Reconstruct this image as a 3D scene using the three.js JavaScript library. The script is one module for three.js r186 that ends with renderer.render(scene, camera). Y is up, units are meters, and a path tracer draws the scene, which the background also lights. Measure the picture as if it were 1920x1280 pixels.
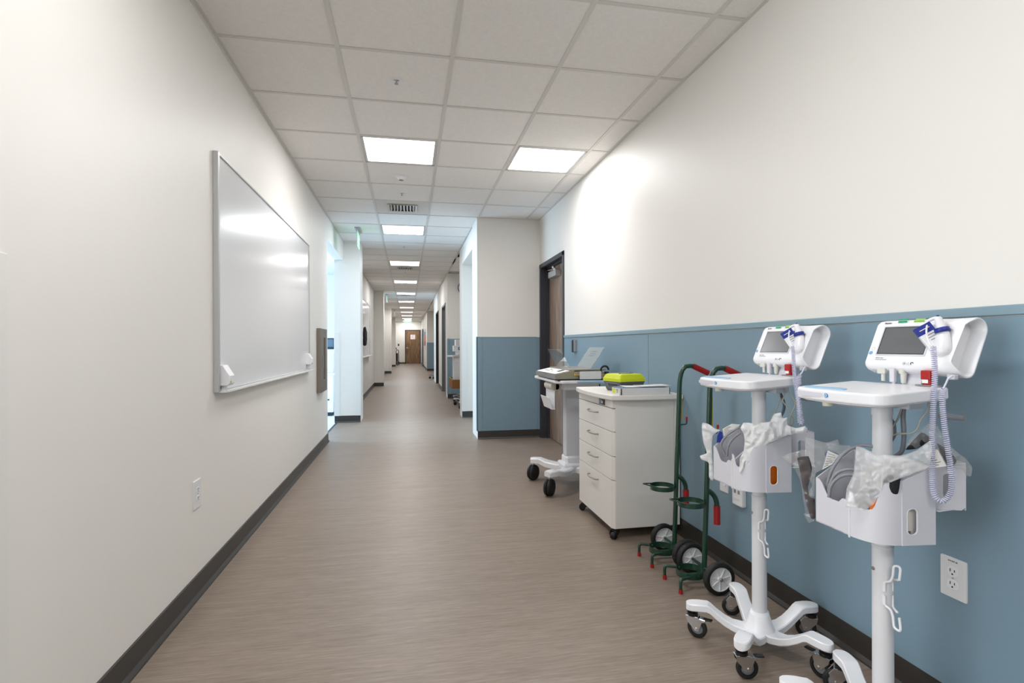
import * as THREE from 'three';
import { RoundedBoxGeometry } from 'three/addons/geometries/RoundedBoxGeometry.js';
import { mergeGeometries, toCreasedNormals } from 'three/addons/utils/BufferGeometryUtils.js';
import { RectAreaLightUniformsLib } from 'three/addons/lights/RectAreaLightUniformsLib.js';
import { FontLoader } from 'three/addons/loaders/FontLoader.js';
import { TextGeometry } from 'three/addons/geometries/TextGeometry.js';

// ---------------------------------------------------------------- camera, sky, lights, exposure
const scene = new THREE.Scene();
const camera = new THREE.PerspectiveCamera(2 * Math.atan(640 / 1011.3) * 180 / Math.PI, 1920 / 1280, 0.05, 100);
camera.position.set(0, 1.158, 0);
camera.rotation.order = 'YXZ';
camera.rotation.set(0, -0.1899, -0.0036);
camera.setViewOffset(1920, 1280, 0, -7.6, 1920, 1280);
camera.updateProjectionMatrix();
camera.updateMatrixWorld();
scene.background = new THREE.Color(0.80, 0.91, 1.0);      // overcast sky beyond the windows
scene.backgroundIntensity = 2.2;
const renderer = new THREE.WebGLRenderer({ antialias: true });
renderer.toneMapping = THREE.LinearToneMapping;
renderer.toneMappingExposure = 1.17;
renderer.shadowMap.enabled = true;
RectAreaLightUniformsLib.init();
const PANEL_POWER = 18.5, PANEL_TINT = new THREE.Color(0.99, 0.988, 1.005);
const DAY_TINT = new THREE.Color(0.53, 0.79, 1.06);
function dayLight(x, y, d, w, h, turn, power, tint = DAY_TINT) {            // sky light entering at a window
  const l = new THREE.RectAreaLight(tint, power, w, h);
  l.position.set(x, y, -d); l.rotation.y = turn; scene.add(l); return l;
}
dayLight(-4.42, 1.35, 8.7, 2.4, 2.1, -Math.PI / 2, 11);    // window wall of the room on the left
dayLight(-4.42, 1.35, 0.3, 3.2, 2.1, -Math.PI / 2, 3.4, new THREE.Color(1.0, 0.985, 0.97));     // window of the room beside the viewpoint
dayLight(4.42, 1.35, 7.9, 1.4, 2.1, Math.PI / 2, 4.4);       // window at the end of the side passage
dayLight(-4.42, 1.35, 17.4, 1.6, 2.1, -Math.PI / 2, 7);    // next window further down on the left

// ---------------------------------------------------------------- helpers
const V2 = (x, y) => new THREE.Vector2(x, y), V3 = (x, y, z) => new THREE.Vector3(x, y, z);
function rng(seed) { let s = seed >>> 0; return () => { s = (s + 0x6D2B79F5) | 0; let t = Math.imul(s ^ (s >>> 15), 1 | s); t = (t + Math.imul(t ^ (t >>> 7), 61 | t)) ^ t; return ((t ^ (t >>> 14)) >>> 0) / 4294967296; }; }
const used = new Map();
function numbered(name) { const n = used.get(name) ?? 0; used.set(name, n + 1); return n ? `${name}_${String(n).padStart(3, '0')}` : name; }
function mat(color, roughness = 0.6, metalness = 0, more = {}) { return new THREE.MeshPhysicalMaterial({ color, roughness, metalness, ...more }); }
function prep(g) { let r = g.index ? g.toNonIndexed() : g; for (const k of Object.keys(r.attributes)) if (!['position', 'normal', 'uv'].includes(k)) r.deleteAttribute(k); if (!r.attributes.normal) r.computeVertexNormals(); if (!r.attributes.uv) r.setAttribute('uv', new THREE.BufferAttribute(new Float32Array(r.attributes.position.count * 2), 2)); r.morphAttributes = {}; return r; }
const creased = (g, a) => { g.scale(1000, 1000, 1000); const r = toCreasedNormals(g, a); r.scale(0.001, 0.001, 0.001); return r; };
const join = (...gs) => { const a = gs.flat().map(prep); return a.length === 1 ? a[0] : mergeGeometries(a); };
function obj(name, geo, material, parent) {
  const g = Array.isArray(geo) ? join(geo) : geo;
  const m = new THREE.Mesh(g, material); m.castShadow = m.receiveShadow = true;
  if (parent) { m.name = name; parent.add(m); } else { m.name = numbered(name); scene.add(m); }
  return m;
}
function tag(o, label, category, group, kind) { o.userData.label = label; o.userData.category = category; if (group) o.userData.group = group; if (kind) o.userData.kind = kind; return o; }
function thing(name, label, category, p = [0, 0, 0], turn = 0, group, kind) { const o = new THREE.Group(); o.name = numbered(name); scene.add(o); o.position.set(...p); o.rotation.y = turn; tag(o, label, category, group, kind); o.updateMatrixWorld(); return o; }
function struct(name, geo, material, label, category = 'wall') { const o = obj(name, geo, material); return tag(o, label, category, null, 'structure'); }
// move a group's origin to its base while its parts stay where they are
function rebase(g, x, y, z) { for (const c of g.children) { c.position.x -= x; c.position.y -= y; c.position.z -= z; } g.position.set(x, y, z); g.updateMatrixWorld(); return g; }
// geometries; "d" is the distance down the corridor, z = -d
const box = (x0, x1, y0, y1, d0, d1) => { const g = new THREE.BoxGeometry(x1 - x0, y1 - y0, Math.abs(d1 - d0)); g.translate((x0 + x1) / 2, (y0 + y1) / 2, -(d0 + d1) / 2); return g; };
const rbox = (x0, x1, y0, y1, d0, d1, r = 0.004, seg = 2) => { const g = new RoundedBoxGeometry(x1 - x0, y1 - y0, Math.abs(d1 - d0), seg, r); g.translate((x0 + x1) / 2, (y0 + y1) / 2, -(d0 + d1) / 2); return g; };
const lbox = (w, h, d, x = 0, y = 0, z = 0, r = 0.003) => { const g = r ? new RoundedBoxGeometry(w, h, d, 2, Math.min(r, w / 2.1, h / 2.1, d / 2.1)) : new THREE.BoxGeometry(w, h, d); g.translate(x, y, z); return g; };
const cyl = (r, h, x = 0, y = 0, z = 0, axis = 'y', seg = 20, r2 = r) => { const g = new THREE.CylinderGeometry(r2, r, h, seg); if (axis === 'x') g.rotateZ(-Math.PI / 2); if (axis === 'z') g.rotateX(Math.PI / 2); g.translate(x, y, z); return g; };
const tube = (pts, r, seg = 32, rad = 8, closed = false) => new THREE.TubeGeometry(new THREE.CatmullRomCurve3(pts.map((p) => p.isVector3 ? p : V3(...p)), closed, 'centripetal'), seg, r, rad, closed);
// a tube that follows straight runs with rounded bends, with end caps
function pipe(pts, r, bend = 0.03, rad = 10) {
  const P = pts.map((p) => V3(...p)), path = new THREE.CurvePath();
  let last = P[0];
  for (let i = 1; i < P.length - 1; i++) {
    const a = P[i].clone().add(P[i - 1].clone().sub(P[i]).setLength(Math.min(bend, P[i].distanceTo(P[i - 1]) * 0.49)));
    const b = P[i].clone().add(P[i + 1].clone().sub(P[i]).setLength(Math.min(bend, P[i].distanceTo(P[i + 1]) * 0.49)));
    path.add(new THREE.LineCurve3(last, a)); path.add(new THREE.QuadraticBezierCurve3(a, P[i], b)); last = b;
  }
  path.add(new THREE.LineCurve3(last, P[P.length - 1]));
  const g = new THREE.TubeGeometry(path, (P.length - 1) * 14, r, rad), n = P.length;
  const cap = (p, q) => { const c = new THREE.CircleGeometry(r, rad); c.applyQuaternion(new THREE.Quaternion().setFromUnitVectors(V3(0, 0, 1), p.clone().sub(q).normalize())); c.translate(p.x, p.y, p.z); return c; };
  return join(g, cap(P[0], P[1]), cap(P[n - 1], P[n - 2]));
}
const lathe = (prof, seg = 28) => new THREE.LatheGeometry(prof.map((p) => V2(...p)), seg);
function extrude(shape, depth, bevel = 0, seg = 2, curve = 12) { return new THREE.ExtrudeGeometry(shape, { depth, bevelEnabled: bevel > 0, bevelThickness: bevel, bevelSize: bevel, bevelOffset: -bevel, bevelSegments: seg, curveSegments: curve }); }
const poly = (pts) => { const s = new THREE.Shape(); pts.forEach((p, i) => i ? s.lineTo(...p) : s.moveTo(...p)); s.closePath(); return s; };
function roundRect(w, h, r, cx = 0, cy = 0, S = THREE.Shape) { const s = new S(), x = cx - w / 2, y = cy - h / 2; s.moveTo(x + r, y); s.lineTo(x + w - r, y); s.quadraticCurveTo(x + w, y, x + w, y + r); s.lineTo(x + w, y + h - r); s.quadraticCurveTo(x + w, y + h, x + w - r, y + h); s.lineTo(x + r, y + h); s.quadraticCurveTo(x, y + h, x, y + h - r); s.lineTo(x, y + r); s.quadraticCurveTo(x, y, x + r, y); return s; }
// skin through loops of equal point count
function loft(loops, capA = true, capB = true, crease = 0.6) {
  const n = loops[0].length, pos = [];
  const tri = (a, b, c) => pos.push(a.x, a.y, a.z, b.x, b.y, b.z, c.x, c.y, c.z);
  for (let i = 0; i < loops.length - 1; i++) for (let k = 0; k < n; k++) {
    const a = loops[i][k], b = loops[i][(k + 1) % n], c = loops[i + 1][(k + 1) % n], d = loops[i + 1][k];
    tri(a, b, c); tri(a, c, d);
  }
  const fan = (L, flip) => { const c = L.reduce((s, p) => s.add(p), V3(0, 0, 0)).divideScalar(n); for (let k = 0; k < n; k++) flip ? tri(c, L[(k + 1) % n], L[k]) : tri(c, L[k], L[(k + 1) % n]); };
  if (capA) fan(loops[0], true); if (capB) fan(loops[loops.length - 1], false);
  const g = new THREE.BufferGeometry(); g.setAttribute('position', new THREE.Float32BufferAttribute(pos, 3));
  return prep(creased(g, crease));
}
function toLocal(geo, group) { group.updateMatrixWorld(true); return geo.applyMatrix4(group.matrixWorld.clone().invert()); }
function uvPlane(g, ax, ay, s = 1) { const p = g.attributes.position, uv = new Float32Array(p.count * 2), get = { x: (i) => p.getX(i), y: (i) => p.getY(i), z: (i) => p.getZ(i) }; for (let i = 0; i < p.count; i++) { uv[2 * i] = get[ax](i) * s; uv[2 * i + 1] = get[ay](i) * s; } g.setAttribute('uv', new THREE.BufferAttribute(uv, 2)); return g; }
// tiling value noise
function noiseGrid(nx, ny, seed) { const r = rng(seed), a = new Float32Array(nx * ny); for (let i = 0; i < a.length; i++) a[i] = r(); return (u, v) => { const x = ((u % 1) + 1) % 1 * nx, y = ((v % 1) + 1) % 1 * ny, i = Math.floor(x), j = Math.floor(y), f = x - i, g = y - j, F = f * f * (3 - 2 * f), G = g * g * (3 - 2 * g), A = (p, q) => a[(q % ny) * nx + (p % nx)]; return (A(i, j) * (1 - F) + A(i + 1, j) * F) * (1 - G) + (A(i, j + 1) * (1 - F) + A(i + 1, j + 1) * F) * G; }; }
function dataTex(w, h, fn, srgb = true) { const d = new Uint8Array(w * h * 4); for (let j = 0; j < h; j++) for (let i = 0; i < w; i++) { const c = fn(i / w, j / h), k = 4 * (j * w + i); d[k] = Math.max(0, Math.min(255, c[0])); d[k + 1] = Math.max(0, Math.min(255, c[1])); d[k + 2] = Math.max(0, Math.min(255, c[2])); d[k + 3] = 255; } const t = new THREE.DataTexture(d, w, h); t.wrapS = t.wrapT = THREE.RepeatWrapping; t.magFilter = THREE.LinearFilter; t.minFilter = THREE.LinearMipmapLinearFilter; t.generateMipmaps = true; if (srgb) t.colorSpace = THREE.SRGBColorSpace; t.needsUpdate = true; return t; }
function canvasTex(w, h, draw) { const c = document.createElement('canvas'); c.width = w; c.height = h; draw(c.getContext('2d'), w, h); const t = new THREE.CanvasTexture(c); t.colorSpace = THREE.SRGBColorSpace; return t; }
const font = await new FontLoader().loadAsync('fonts/droid/droid_sans_bold.typeface.json');
const text = (s, size, depth = 0.0004) => { const g = new TextGeometry(s, { font, size, depth, curveSegments: 3 }); g.computeBoundingBox(); const b = g.boundingBox; g.translate(-(b.min.x + b.max.x) / 2, -(b.min.y + b.max.y) / 2, 0); return g; };

// ---------------------------------------------------------------- surfaces
const streakA = noiseGrid(20, 420, 11), streakB = noiseGrid(56, 900, 12), streakC = noiseGrid(7, 90, 13), blot = noiseGrid(4, 4, 14);
const floorTex = dataTex(1024, 1024, (u, v) => { const s = (streakA(u, v) - 0.5) * 17 + (streakB(u, v) - 0.5) * 20 + (streakC(u, v) - 0.5) * 7 + (blot(u, v) - 0.5) * 4; return [139 + s, 124 + s * 0.97, 111 + s * 0.94]; });
const floorRough = dataTex(512, 512, (u, v) => { const s = 108 + (streakB(u, v) - 0.5) * 26; return [s, s, s]; }, false);
const grainA = noiseGrid(60, 5, 21), grainB = noiseGrid(200, 9, 22), grainC = noiseGrid(9, 3, 23);
const woodFn = (r, g, b) => (u, v) => { const w = u + (grainC(u * 0.5, v) - 0.5) * 0.03, s = (grainA(w, v) - 0.5) * 46 + (grainB(w, v) - 0.5) * 26; return [r + s, g + s * 0.9, b + s * 0.8]; };
const woodNear = dataTex(512, 512, woodFn(142, 118, 100)), woodFar = dataTex(512, 512, woodFn(128, 98, 70));
const speck = noiseGrid(170, 170, 31), speck2 = noiseGrid(40, 40, 32);
const tileTex = dataTex(256, 256, (u, v) => { const s = (speck(u, v) - 0.5) * 7 + (speck2(u, v) - 0.5) * 4; return [243 + s, 240 + s, 236 + s]; });
const peel = noiseGrid(180, 180, 41), peelTex = dataTex(512, 512, (u, v) => { const s = peel(u, v) * 255; return [s, s, s]; }, false);
const M = {
  paint: mat('#eeebe5', 0.5, 0, { bumpMap: peelTex, bumpScale: 0.0003 }),
  floor: new THREE.MeshPhysicalMaterial({ map: floorTex, roughnessMap: floorRough, roughness: 1.0 }),
  tile: mat('#ffffff', 0.92, 0, { map: tileTex }),
  tee: mat('#dcd9d4', 0.5),
  blue: mat('#7f99a8', 0.42), blueCap: mat('#88a2af', 0.35),
  base: mat('#383532', 0.42),
  guard: mat('#ebe9e5', 0.4),
  frame: mat('#34353c', 0.42), darkFrame: mat('#2c2622', 0.5), grayFrame: mat('#77787a', 0.45),
  wood: new THREE.MeshPhysicalMaterial({ map: woodNear, roughness: 0.5 }), woodFar: new THREE.MeshPhysicalMaterial({ map: woodFar, roughness: 0.5 }),
  boardFrame: mat('#c3c4c5', 0.4, 0.3), alu: mat('#b9bcbe', 0.35, 0.8), steel: mat('#a59f96', 0.32, 0.9), chrome: mat('#d4d5d8', 0.12, 1), darkSteel: mat('#5b5650', 0.4, 0.7),
  white: mat('#f1f1f4', 0.32), whiteMatt: mat('#e6e6e6', 0.6), plastic: mat('#d9d8df', 0.38), plug: mat('#d8d7d0', 0.4), cool: mat('#e0e0e3', 0.4),
  cabinet: mat('#efece6', 0.38), ivory: mat('#dcd8c4', 0.5),
  black: mat('#131313', 0.45), rubber: mat('#191919', 0.6), charcoal: mat('#2e2f33', 0.5), slate: mat('#54575e', 0.45),
  green: mat('#0f3d2b', 0.28, 0, { clearcoat: 0.5, clearcoatRoughness: 0.2 }), red: mat('#a81a18', 0.4),
  grey: mat('#8b8d92', 0.4), greyCable: mat('#84868b', 0.4), beigeCable: mat('#b5b1a4', 0.45), coil: mat('#dcdcf2', 0.4),
  royal: mat('#1c2f8f', 0.35), skyBlue: mat('#9cc4e4', 0.35), yellow: mat('#d3e010', 0.4), orange: mat('#e27408', 0.5),
  cloth: mat('#2b191b', 0.9), blackCloth: mat('#17181b', 0.85), carton: mat('#8a5a2c', 0.8), paper: mat('#eceae6', 0.8),
  glass: new THREE.MeshPhysicalMaterial({ color: '#f2fbff', roughness: 0.0, transmission: 1, thickness: 0, ior: 1.5 }),
  acrylic: new THREE.MeshPhysicalMaterial({ color: '#f4f8f8', roughness: 0.03, transmission: 1, thickness: 0, ior: 1.49 }),
  bagClear: new THREE.MeshPhysicalMaterial({ color: '#fdfdfd', roughness: 0.08, transmission: 0.93, thickness: 0, ior: 1.45 }),
  bag: new THREE.MeshPhysicalMaterial({ color: '#f7f7f7', roughness: 0.16, transmission: 0.86, thickness: 0, ior: 1.45 }),
  bagMid: new THREE.MeshPhysicalMaterial({ color: '#ffffff', roughness: 0.2, transmission: 0.76, thickness: 0, ior: 1.45 }),
  bagMilky: new THREE.MeshPhysicalMaterial({ color: '#ffffff', roughness: 0.32, transmission: 0.42, thickness: 0, ior: 1.45 }),
};

// ---------------------------------------------------------------- the building
const L = -0.968, R = 1.638, C = 2.744, TOP = 2.95, G0 = 2.3748, T = 0.6096;      // wall planes, ceiling, tile grid
const GX = [-0.366, 0.2436, 0.8532, 1.4628];
const gd = (j) => G0 + T * j;
const END = 35.7;
// floors
struct('floor', uvPlane(box(-1.06, 3.2, -0.12, 0, -4.6, 36.2), 'x', 'z', 0.5), M.floor, 'grey-brown streaked vinyl floor of the long corridor', 'floor');
const sideFloorTex = floorTex;
struct('floor_side_room', [uvPlane(box(-4.6, -1.075, -0.12, -0.002, -4.6, 20), 'x', 'z', 0.5)], mat('#d6d9db', 0.5), 'pale floor of the daylit room on the left', 'floor');
struct('floor_passage', [uvPlane(box(3.2, 4.6, -0.12, 0, 6.0, 10), 'x', 'z', 0.5)], M.floor, 'vinyl floor of the side passage on the right', 'floor');
struct('trim_threshold', box(-1.08, -1.055, -0.01, 0.004, 6.88, 8.53), M.charcoal, 'dark threshold strip between corridor and side room floor', 'trim');
// walls on the left
struct('wall_left', [box(-1.1, L, 0, TOP, 1.46, 6.88), box(-1.1, L, 2.468, TOP, 6.88, 8.53)], M.paint, 'off-white painted wall carrying the large whiteboard', 'wall');
struct('wall_left_pillar', box(-1.1, -0.72, 0, TOP, 8.53, 9.0), M.paint, 'white pillar with corner guards at the left opening', 'wall');
struct('wall_left_middle', box(-1.1, L, 0, TOP, 9.0, 16.0), M.paint, 'left wall between the first and second pillar', 'wall');
struct('wall_left_pillar_second', box(-1.1, -0.70, 0, TOP, 16.0, 16.45), M.paint, 'second pillar along the left wall', 'wall');
struct('wall_left_far', [box(-1.1, L, 2.468, TOP, 16.45, 18.3), box(-1.1, L, 0, TOP, 18.3, 23.3)], M.paint, 'left wall between second and third pillar', 'wall');
struct('wall_left_pillar_third', box(-1.1, -0.70, 0, TOP, 23.3, 23.75), M.paint, 'third pillar along the left wall', 'wall');
struct('wall_left_farther', box(-1.1, L, 0, TOP, 23.75, 31.0), M.paint, 'left wall between third and fourth pillar', 'wall');
struct('wall_left_pillar_fourth', box(-1.1, -0.70, 0, TOP, 31.0, 31.4), M.paint, 'fourth and farthest pillar along the left wall', 'wall');
struct('wall_left_end', box(-1.1, L, 0, TOP, 31.4, 36.0), M.paint, 'last stretch of left wall before the end wall', 'wall');
// behind and beside the camera
struct('wall_left_near', [box(-1.1, L, 0, TOP, -4.6, -0.9), box(-1.1, L, 2.468, TOP, -0.9, 1.46)], M.paint, 'left wall behind the viewpoint', 'wall');
struct('wall_back', box(-4.6, 1.8, 0, TOP, -4.75, -4.6), M.paint, 'wall closing the corridor behind the viewpoint', 'wall');
// side room on the left
function windowWall(name, x0, x1, d0, d1, openings, label) {
  const parts = []; let a = d0;
  for (const [o0, o1] of openings) { parts.push(box(x0, x1, 0, TOP, a, o0), box(x0, x1, 0, 0.3, o0, o1), box(x0, x1, 2.4, TOP, o0, o1)); a = o1; }
  parts.push(box(x0, x1, 0, TOP, a, d1)); struct(name, parts, M.paint, label, 'wall');
}
windowWall('wall_side_room', -4.6, -4.45, -4.6, 20, [[-1.3, 1.9], [7.5, 9.9], [16.6, 18.2]], 'outer wall of the left side room with tall windows');
struct('wall_side_room_partition', [box(-4.45, -1.1, 0, TOP, 12.6, 12.75), box(-4.45, -1.1, 0, TOP, 3.4, 3.55), box(-4.45, -1.1, 0, TOP, 19.85, 20)], M.paint, 'cross walls of the rooms on the left', 'wall');
struct('wall_passage', [box(R + 0.001, 4.6, 0, TOP, 6.64, 6.78), box(1.3, 4.6, 0, TOP, 8.7, 8.85)], M.paint, 'walls of the side passage on the right', 'wall');
windowWall('wall_passage_end', 4.45, 4.6, 6.5, 9.2, [[7.2, 8.6]], 'end wall of the right side passage with a window');
let wn = 0;
for (const [x, a, b] of [[-4.52, -1.3, 1.9], [-4.52, 7.5, 9.9], [-4.52, 16.6, 18.2], [4.52, 7.2, 8.6]]) {
  const w = new THREE.Group(); w.name = `window_${++wn}`; scene.add(w); tag(w, `tall daylit window number ${wn} with aluminium frame`, 'window', null, 'structure');
  const n = Math.max(1, Math.round((b - a) / 1.2)), st = (b - a) / n;
  for (let i = 0; i < n; i++) obj('pane', box(x - 0.003, x + 0.003, 0.3, 2.4, a + i * st + 0.02, a + (i + 1) * st - 0.02), M.glass, w);
  const f = [box(x - 0.03, x + 0.03, 0.3, 0.34, a, b), box(x - 0.03, x + 0.03, 2.36, 2.4, a, b)];
  for (let i = 0; i <= n; i++) { const c = Math.min(b - 0.02, Math.max(a + 0.02, a + i * st)); f.push(box(x - 0.03, x + 0.03, 0.34, 2.36, c - 0.02, c + 0.02)); }
  obj('window_frame', f, M.alu, w);
  rebase(w, x, 0.3, -(a + b) / 2);
}
// walls on the right
const DD0 = 5.555, DD1 = 6.61, DTOP = 2.167;                    // door opening in the right wall
struct('wall_right', [box(R, 1.80, 0, TOP, -4.6, DD0), box(R, 1.80, DTOP, TOP, DD0, DD1), box(R, 1.80, 0, TOP, DD1, 6.64)], M.paint, 'off-white painted wall above the blue wainscot', 'wall');
struct('wall_right_projection', box(0.84, 1.80, 0, TOP, 6.64, 7.15), M.paint, 'beige wall projection beyond the brown door, blue below', 'wall');
struct('wall_right_header', [box(0.853, 1.05, 2.468, TOP, 7.15, 8.7)], M.paint, 'lowered header over the right opening', 'wall');
struct('wall_right_pillar', box(0.85, 1.30, 0, TOP, 8.7, 9.08), M.paint, 'white pillar beyond the right opening', 'wall');
struct('wall_right_recess', [box(R, 1.80, 0, TOP, 8.85, 12.0), box(1.30, R, 0, TOP, 8.85, 9.0)], M.paint, 'back wall of the equipment recess on the right', 'wall');
struct('wall_right_far', [box(0.845, 1.80, 0, TOP, 11.9, 12.5), box(0.845, 1.0, 2.15, TOP, 12.5, 13.85), box(0.845, 1.0, 0, TOP, 13.85, 15.38), box(0.845, 1.0, 2.17, TOP, 15.38, 16.8), box(0.845, 1.0, 0, TOP, 16.8, 18.3), box(1.0, 1.80, 0, TOP, 18.1, 18.3)], M.paint, 'right wall with two dark doorways further down', 'wall');
struct('wall_right_farther', [box(R, 1.80, 0, TOP, 18.3, 25.2), box(0.845, 1.80, 0, TOP, 25.2, 25.5), box(0.845, 1.0, 0, TOP, 25.5, 36.0)], M.paint, 'right wall beyond the second recess', 'wall');
struct('wall_end', [box(-1.1, 1.0, 0, TOP, END, 36.0)], M.paint, 'end wall of the corridor around the brown door', 'wall');
struct('roof_slab', box(-4.75, 4.75, TOP, 3.1, -4.75, 36.2), M.whiteMatt, 'concrete slab hidden above the suspended ceiling', 'ceiling');

// baseboards: a strip with a toe at the foot
function baseRun(name, x, side, d0, d1, label) {
  const s = side; const pr = poly([[0, 0], [s * 0.022, 0], [s * 0.020, 0.006], [s * 0.009, 0.02], [s * 0.007, 0.1], [0, 0.102]]);
  const g = extrude(pr, Math.abs(d1 - d0)); g.translate(x, 0, -Math.max(d0, d1)); return tag(obj(name, g, M.base), label, 'baseboard', null, 'structure');
}
function baseCross(name, d, x0, x1, label) { const pr = poly([[0, 0], [0.022, 0], [0.020, 0.006], [0.009, 0.02], [0.007, 0.1], [0, 0.102]]); const g = extrude(pr, x1 - x0); g.rotateY(-Math.PI / 2); g.translate(x1, 0, -d); return tag(obj(name, g, M.base), label, 'baseboard', null, 'structure'); }
baseRun('baseboard_left', L, 1, 1.46, 6.88, 'dark baseboard under the whiteboard wall');
baseRun('baseboard_left_middle', L, 1, 9.0, 16.0, 'dark baseboard on left wall beyond first pillar');
baseRun('baseboard_left_far', L, 1, 18.3, 23.3, 'dark baseboard on left wall beyond second pillar');
baseRun('baseboard_left_end', L, 1, 23.75, END, 'dark baseboard on left wall near corridor end');
baseRun('baseboard_left_near', L, 1, -4.6, -0.9, 'dark baseboard on left wall behind viewpoint');
baseRun('baseboard_right', R, -1, -4.6, DD0, 'dark baseboard under the blue wainscot');
baseCross('baseboard_pillar', 8.53, -1.1, -0.72, 'dark baseboard at the foot of first left pillar');
baseCross('baseboard_pillar_second', 16.0, L, -0.70, 'dark baseboard at the foot of second left pillar');
baseCross('baseboard_pillar_third', 23.3, L, -0.70, 'dark baseboard at the foot of third left pillar');
baseCross('baseboard_pillar_fourth', 31.0, L, -0.70, 'dark baseboard at the foot of fourth left pillar');
baseCross('baseboard_projection', 6.64, 0.84, R, 'dark baseboard under blue panel of wall projection');
baseCross('baseboard_right_pillar', 8.7, 0.85, 1.3, 'dark baseboard at the foot of right white pillar');
baseCross('baseboard_recess', 11.9, 0.845, R, 'dark baseboard below blue panel behind stacked boxes');
baseCross('baseboard_right_far', 25.2, 0.845, R, 'dark baseboard below far blue panel on right');
baseCross('baseboard_end', END, L, -0.13, 'dark baseboard left of the end door');
baseRun('baseboard_right_end', 0.845, -1, 25.5, END, 'dark baseboard on right wall near corridor end');
baseRun('baseboard_right_far_side', 0.845, -1, 13.85, 15.38, 'dark baseboard between the two far doorways');

// wainscot: separate panels with open joints, cap rail on top
const wains = new THREE.Group(); wains.name = 'trim_wainscot'; scene.add(wains); tag(wains, 'blue wall protection panels with cap rail on right wall', 'wainscot', null, 'structure');
for (const [a, b] of [[-4.55, -1.395], [-1.39, 1.048], [1.052, 3.490], [3.494, 5.545]]) obj('panel', rbox(R - 0.006, R + 0.002, 0.1, 1.234, a, b, 0.002, 1), M.blue, wains);
obj('cap_rail', rbox(R - 0.011, R + 0.002, 1.237, 1.266, -4.55, 5.545, 0.004), M.blueCap, wains);
const wains2 = new THREE.Group(); wains2.name = 'trim_projection_panel'; scene.add(wains2); tag(wains2, 'blue panel with corner strips on the wall projection', 'wainscot', null, 'structure');
obj('panel', rbox(0.902, 1.60, 0.1, 1.255, 6.634, 6.642, 0.002, 1), M.blue, wains2);
obj('corner_strip', [rbox(0.83, 0.9, 0.1, 1.268, 6.630, 6.642, 0.003), rbox(0.83, 0.842, 0.1, 1.268, 6.630, 6.71, 0.003)], M.blue, wains2);
obj('edge_strip', rbox(1.602, 1.637, 0.1, 1.262, 6.632, 6.642, 0.002), M.blue, wains2);
obj('cap_rail', rbox(0.902, 1.60, 1.256, 1.268, 6.631, 6.642, 0.002), M.blueCap, wains2);
function farPanel(n, d, x0, x1, label) { const g = new THREE.Group(); g.name = n; scene.add(g); tag(g, label, 'wainscot', null, 'structure'); obj('panel', rbox(x0 + 0.055, x1, 0.1, 1.31, d - 0.008, d + 0.002, 0.002, 1), M.blue, g); obj('corner_strip', rbox(x0 - 0.006, x0 + 0.05, 0.1, 1.315, d - 0.011, d + 0.06, 0.003), M.blue, g); }
farPanel('trim_recess_panel', 11.9, 0.845, R, 'blue panel behind the stacked boxes in the recess');
farPanel('trim_far_panel', 25.2, 0.845, R, 'small blue panel far down on the right');

// white corner guards
function guard(n, x, d, sx, sd, label, y1 = 1.37) { const g = obj(n, [rbox(Math.min(x, x + sx * 0.075), Math.max(x, x + sx * 0.075), 0.1, y1, d - sd * 0.006, d, 0.003), rbox(x - (sx > 0 ? 0.006 : 0), x + (sx > 0 ? 0 : 0.006), 0.1, y1, d - sd * 0.006, d + sd * 0.075, 0.003)], M.guard); return tag(g, label, 'corner guard', 'plastic corner guards', 'structure'); }
guard('trim_corner_guard', -0.72, 8.53, -1, 1, 'white corner guard on right edge of first left pillar');
guard('trim_corner_guard', -1.1, 8.53, 1, 1, 'white corner guard on left edge of first left pillar');
guard('trim_corner_guard', -0.70, 16.0, -1, 1, 'white corner guard on second left pillar', 1.33);
guard('trim_corner_guard', -0.70, 23.3, -1, 1, 'white corner guard on third left pillar', 1.33);
guard('trim_corner_guard', 0.85, 8.7, 1, 1, 'white corner guard on right white pillar');
tag(obj('trim_corner_guard', [rbox(L - 0.002, L + 0.006, 0.1, 1.388, 1.455, 1.531, 0.003), rbox(-1.05, L + 0.006, 0.1, 1.388, 1.45, 1.46, 0.003)], M.guard), 'white corner guard at the near end of left wall', 'corner guard', 'plastic corner guards', 'structure');

// ---------------------------------------------------------------- suspended ceiling: tees and separate tiles
const ceiling = new THREE.Group(); ceiling.name = 'ceiling'; scene.add(ceiling); tag(ceiling, 'suspended ceiling of square white tiles in a metal grid', 'ceiling', null, 'structure');
const skip = new Set(), key = (i, j) => `${i},${j}`;
const lightSpots = [];
for (let j = -7; gd(j) < END - 1; j += 5) { lightSpots.push([1, j]); if (j === 3 || j === -7) lightSpots.push([3, j]); }
for (const [i, j] of lightSpots) skip.add(key(i, j));
skip.add(key(1, 6));                                                      // air vent
const vents = [[1, 14], [1, 24]]; for (const [i, j] of vents) skip.add(key(i, j));
const colX = [[L, GX[0]], [GX[0], GX[1]], [GX[1], GX[2]], [GX[2], GX[3]], [GX[3], R]];
const JMIN = -11, JN = 7, JMAX = 54;
const tileGeo = new Map();
function tileMesh(x0, x1, d0, d1) {
  const w = x1 - x0 - 0.014, h = d1 - d0 - 0.014, k = `${w.toFixed(3)},${h.toFixed(3)}`;
  if (!tileGeo.has(k)) { const g = new RoundedBoxGeometry(w, 0.014, h, 1, 0.002); uvPlane(g, 'x', 'z', 1 / 0.61); tileGeo.set(k, g); }
  const m = obj('tile', tileGeo.get(k), M.tile, ceiling); m.position.set((x0 + x1) / 2, C + 0.011, -(d0 + d1) / 2);
}
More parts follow.
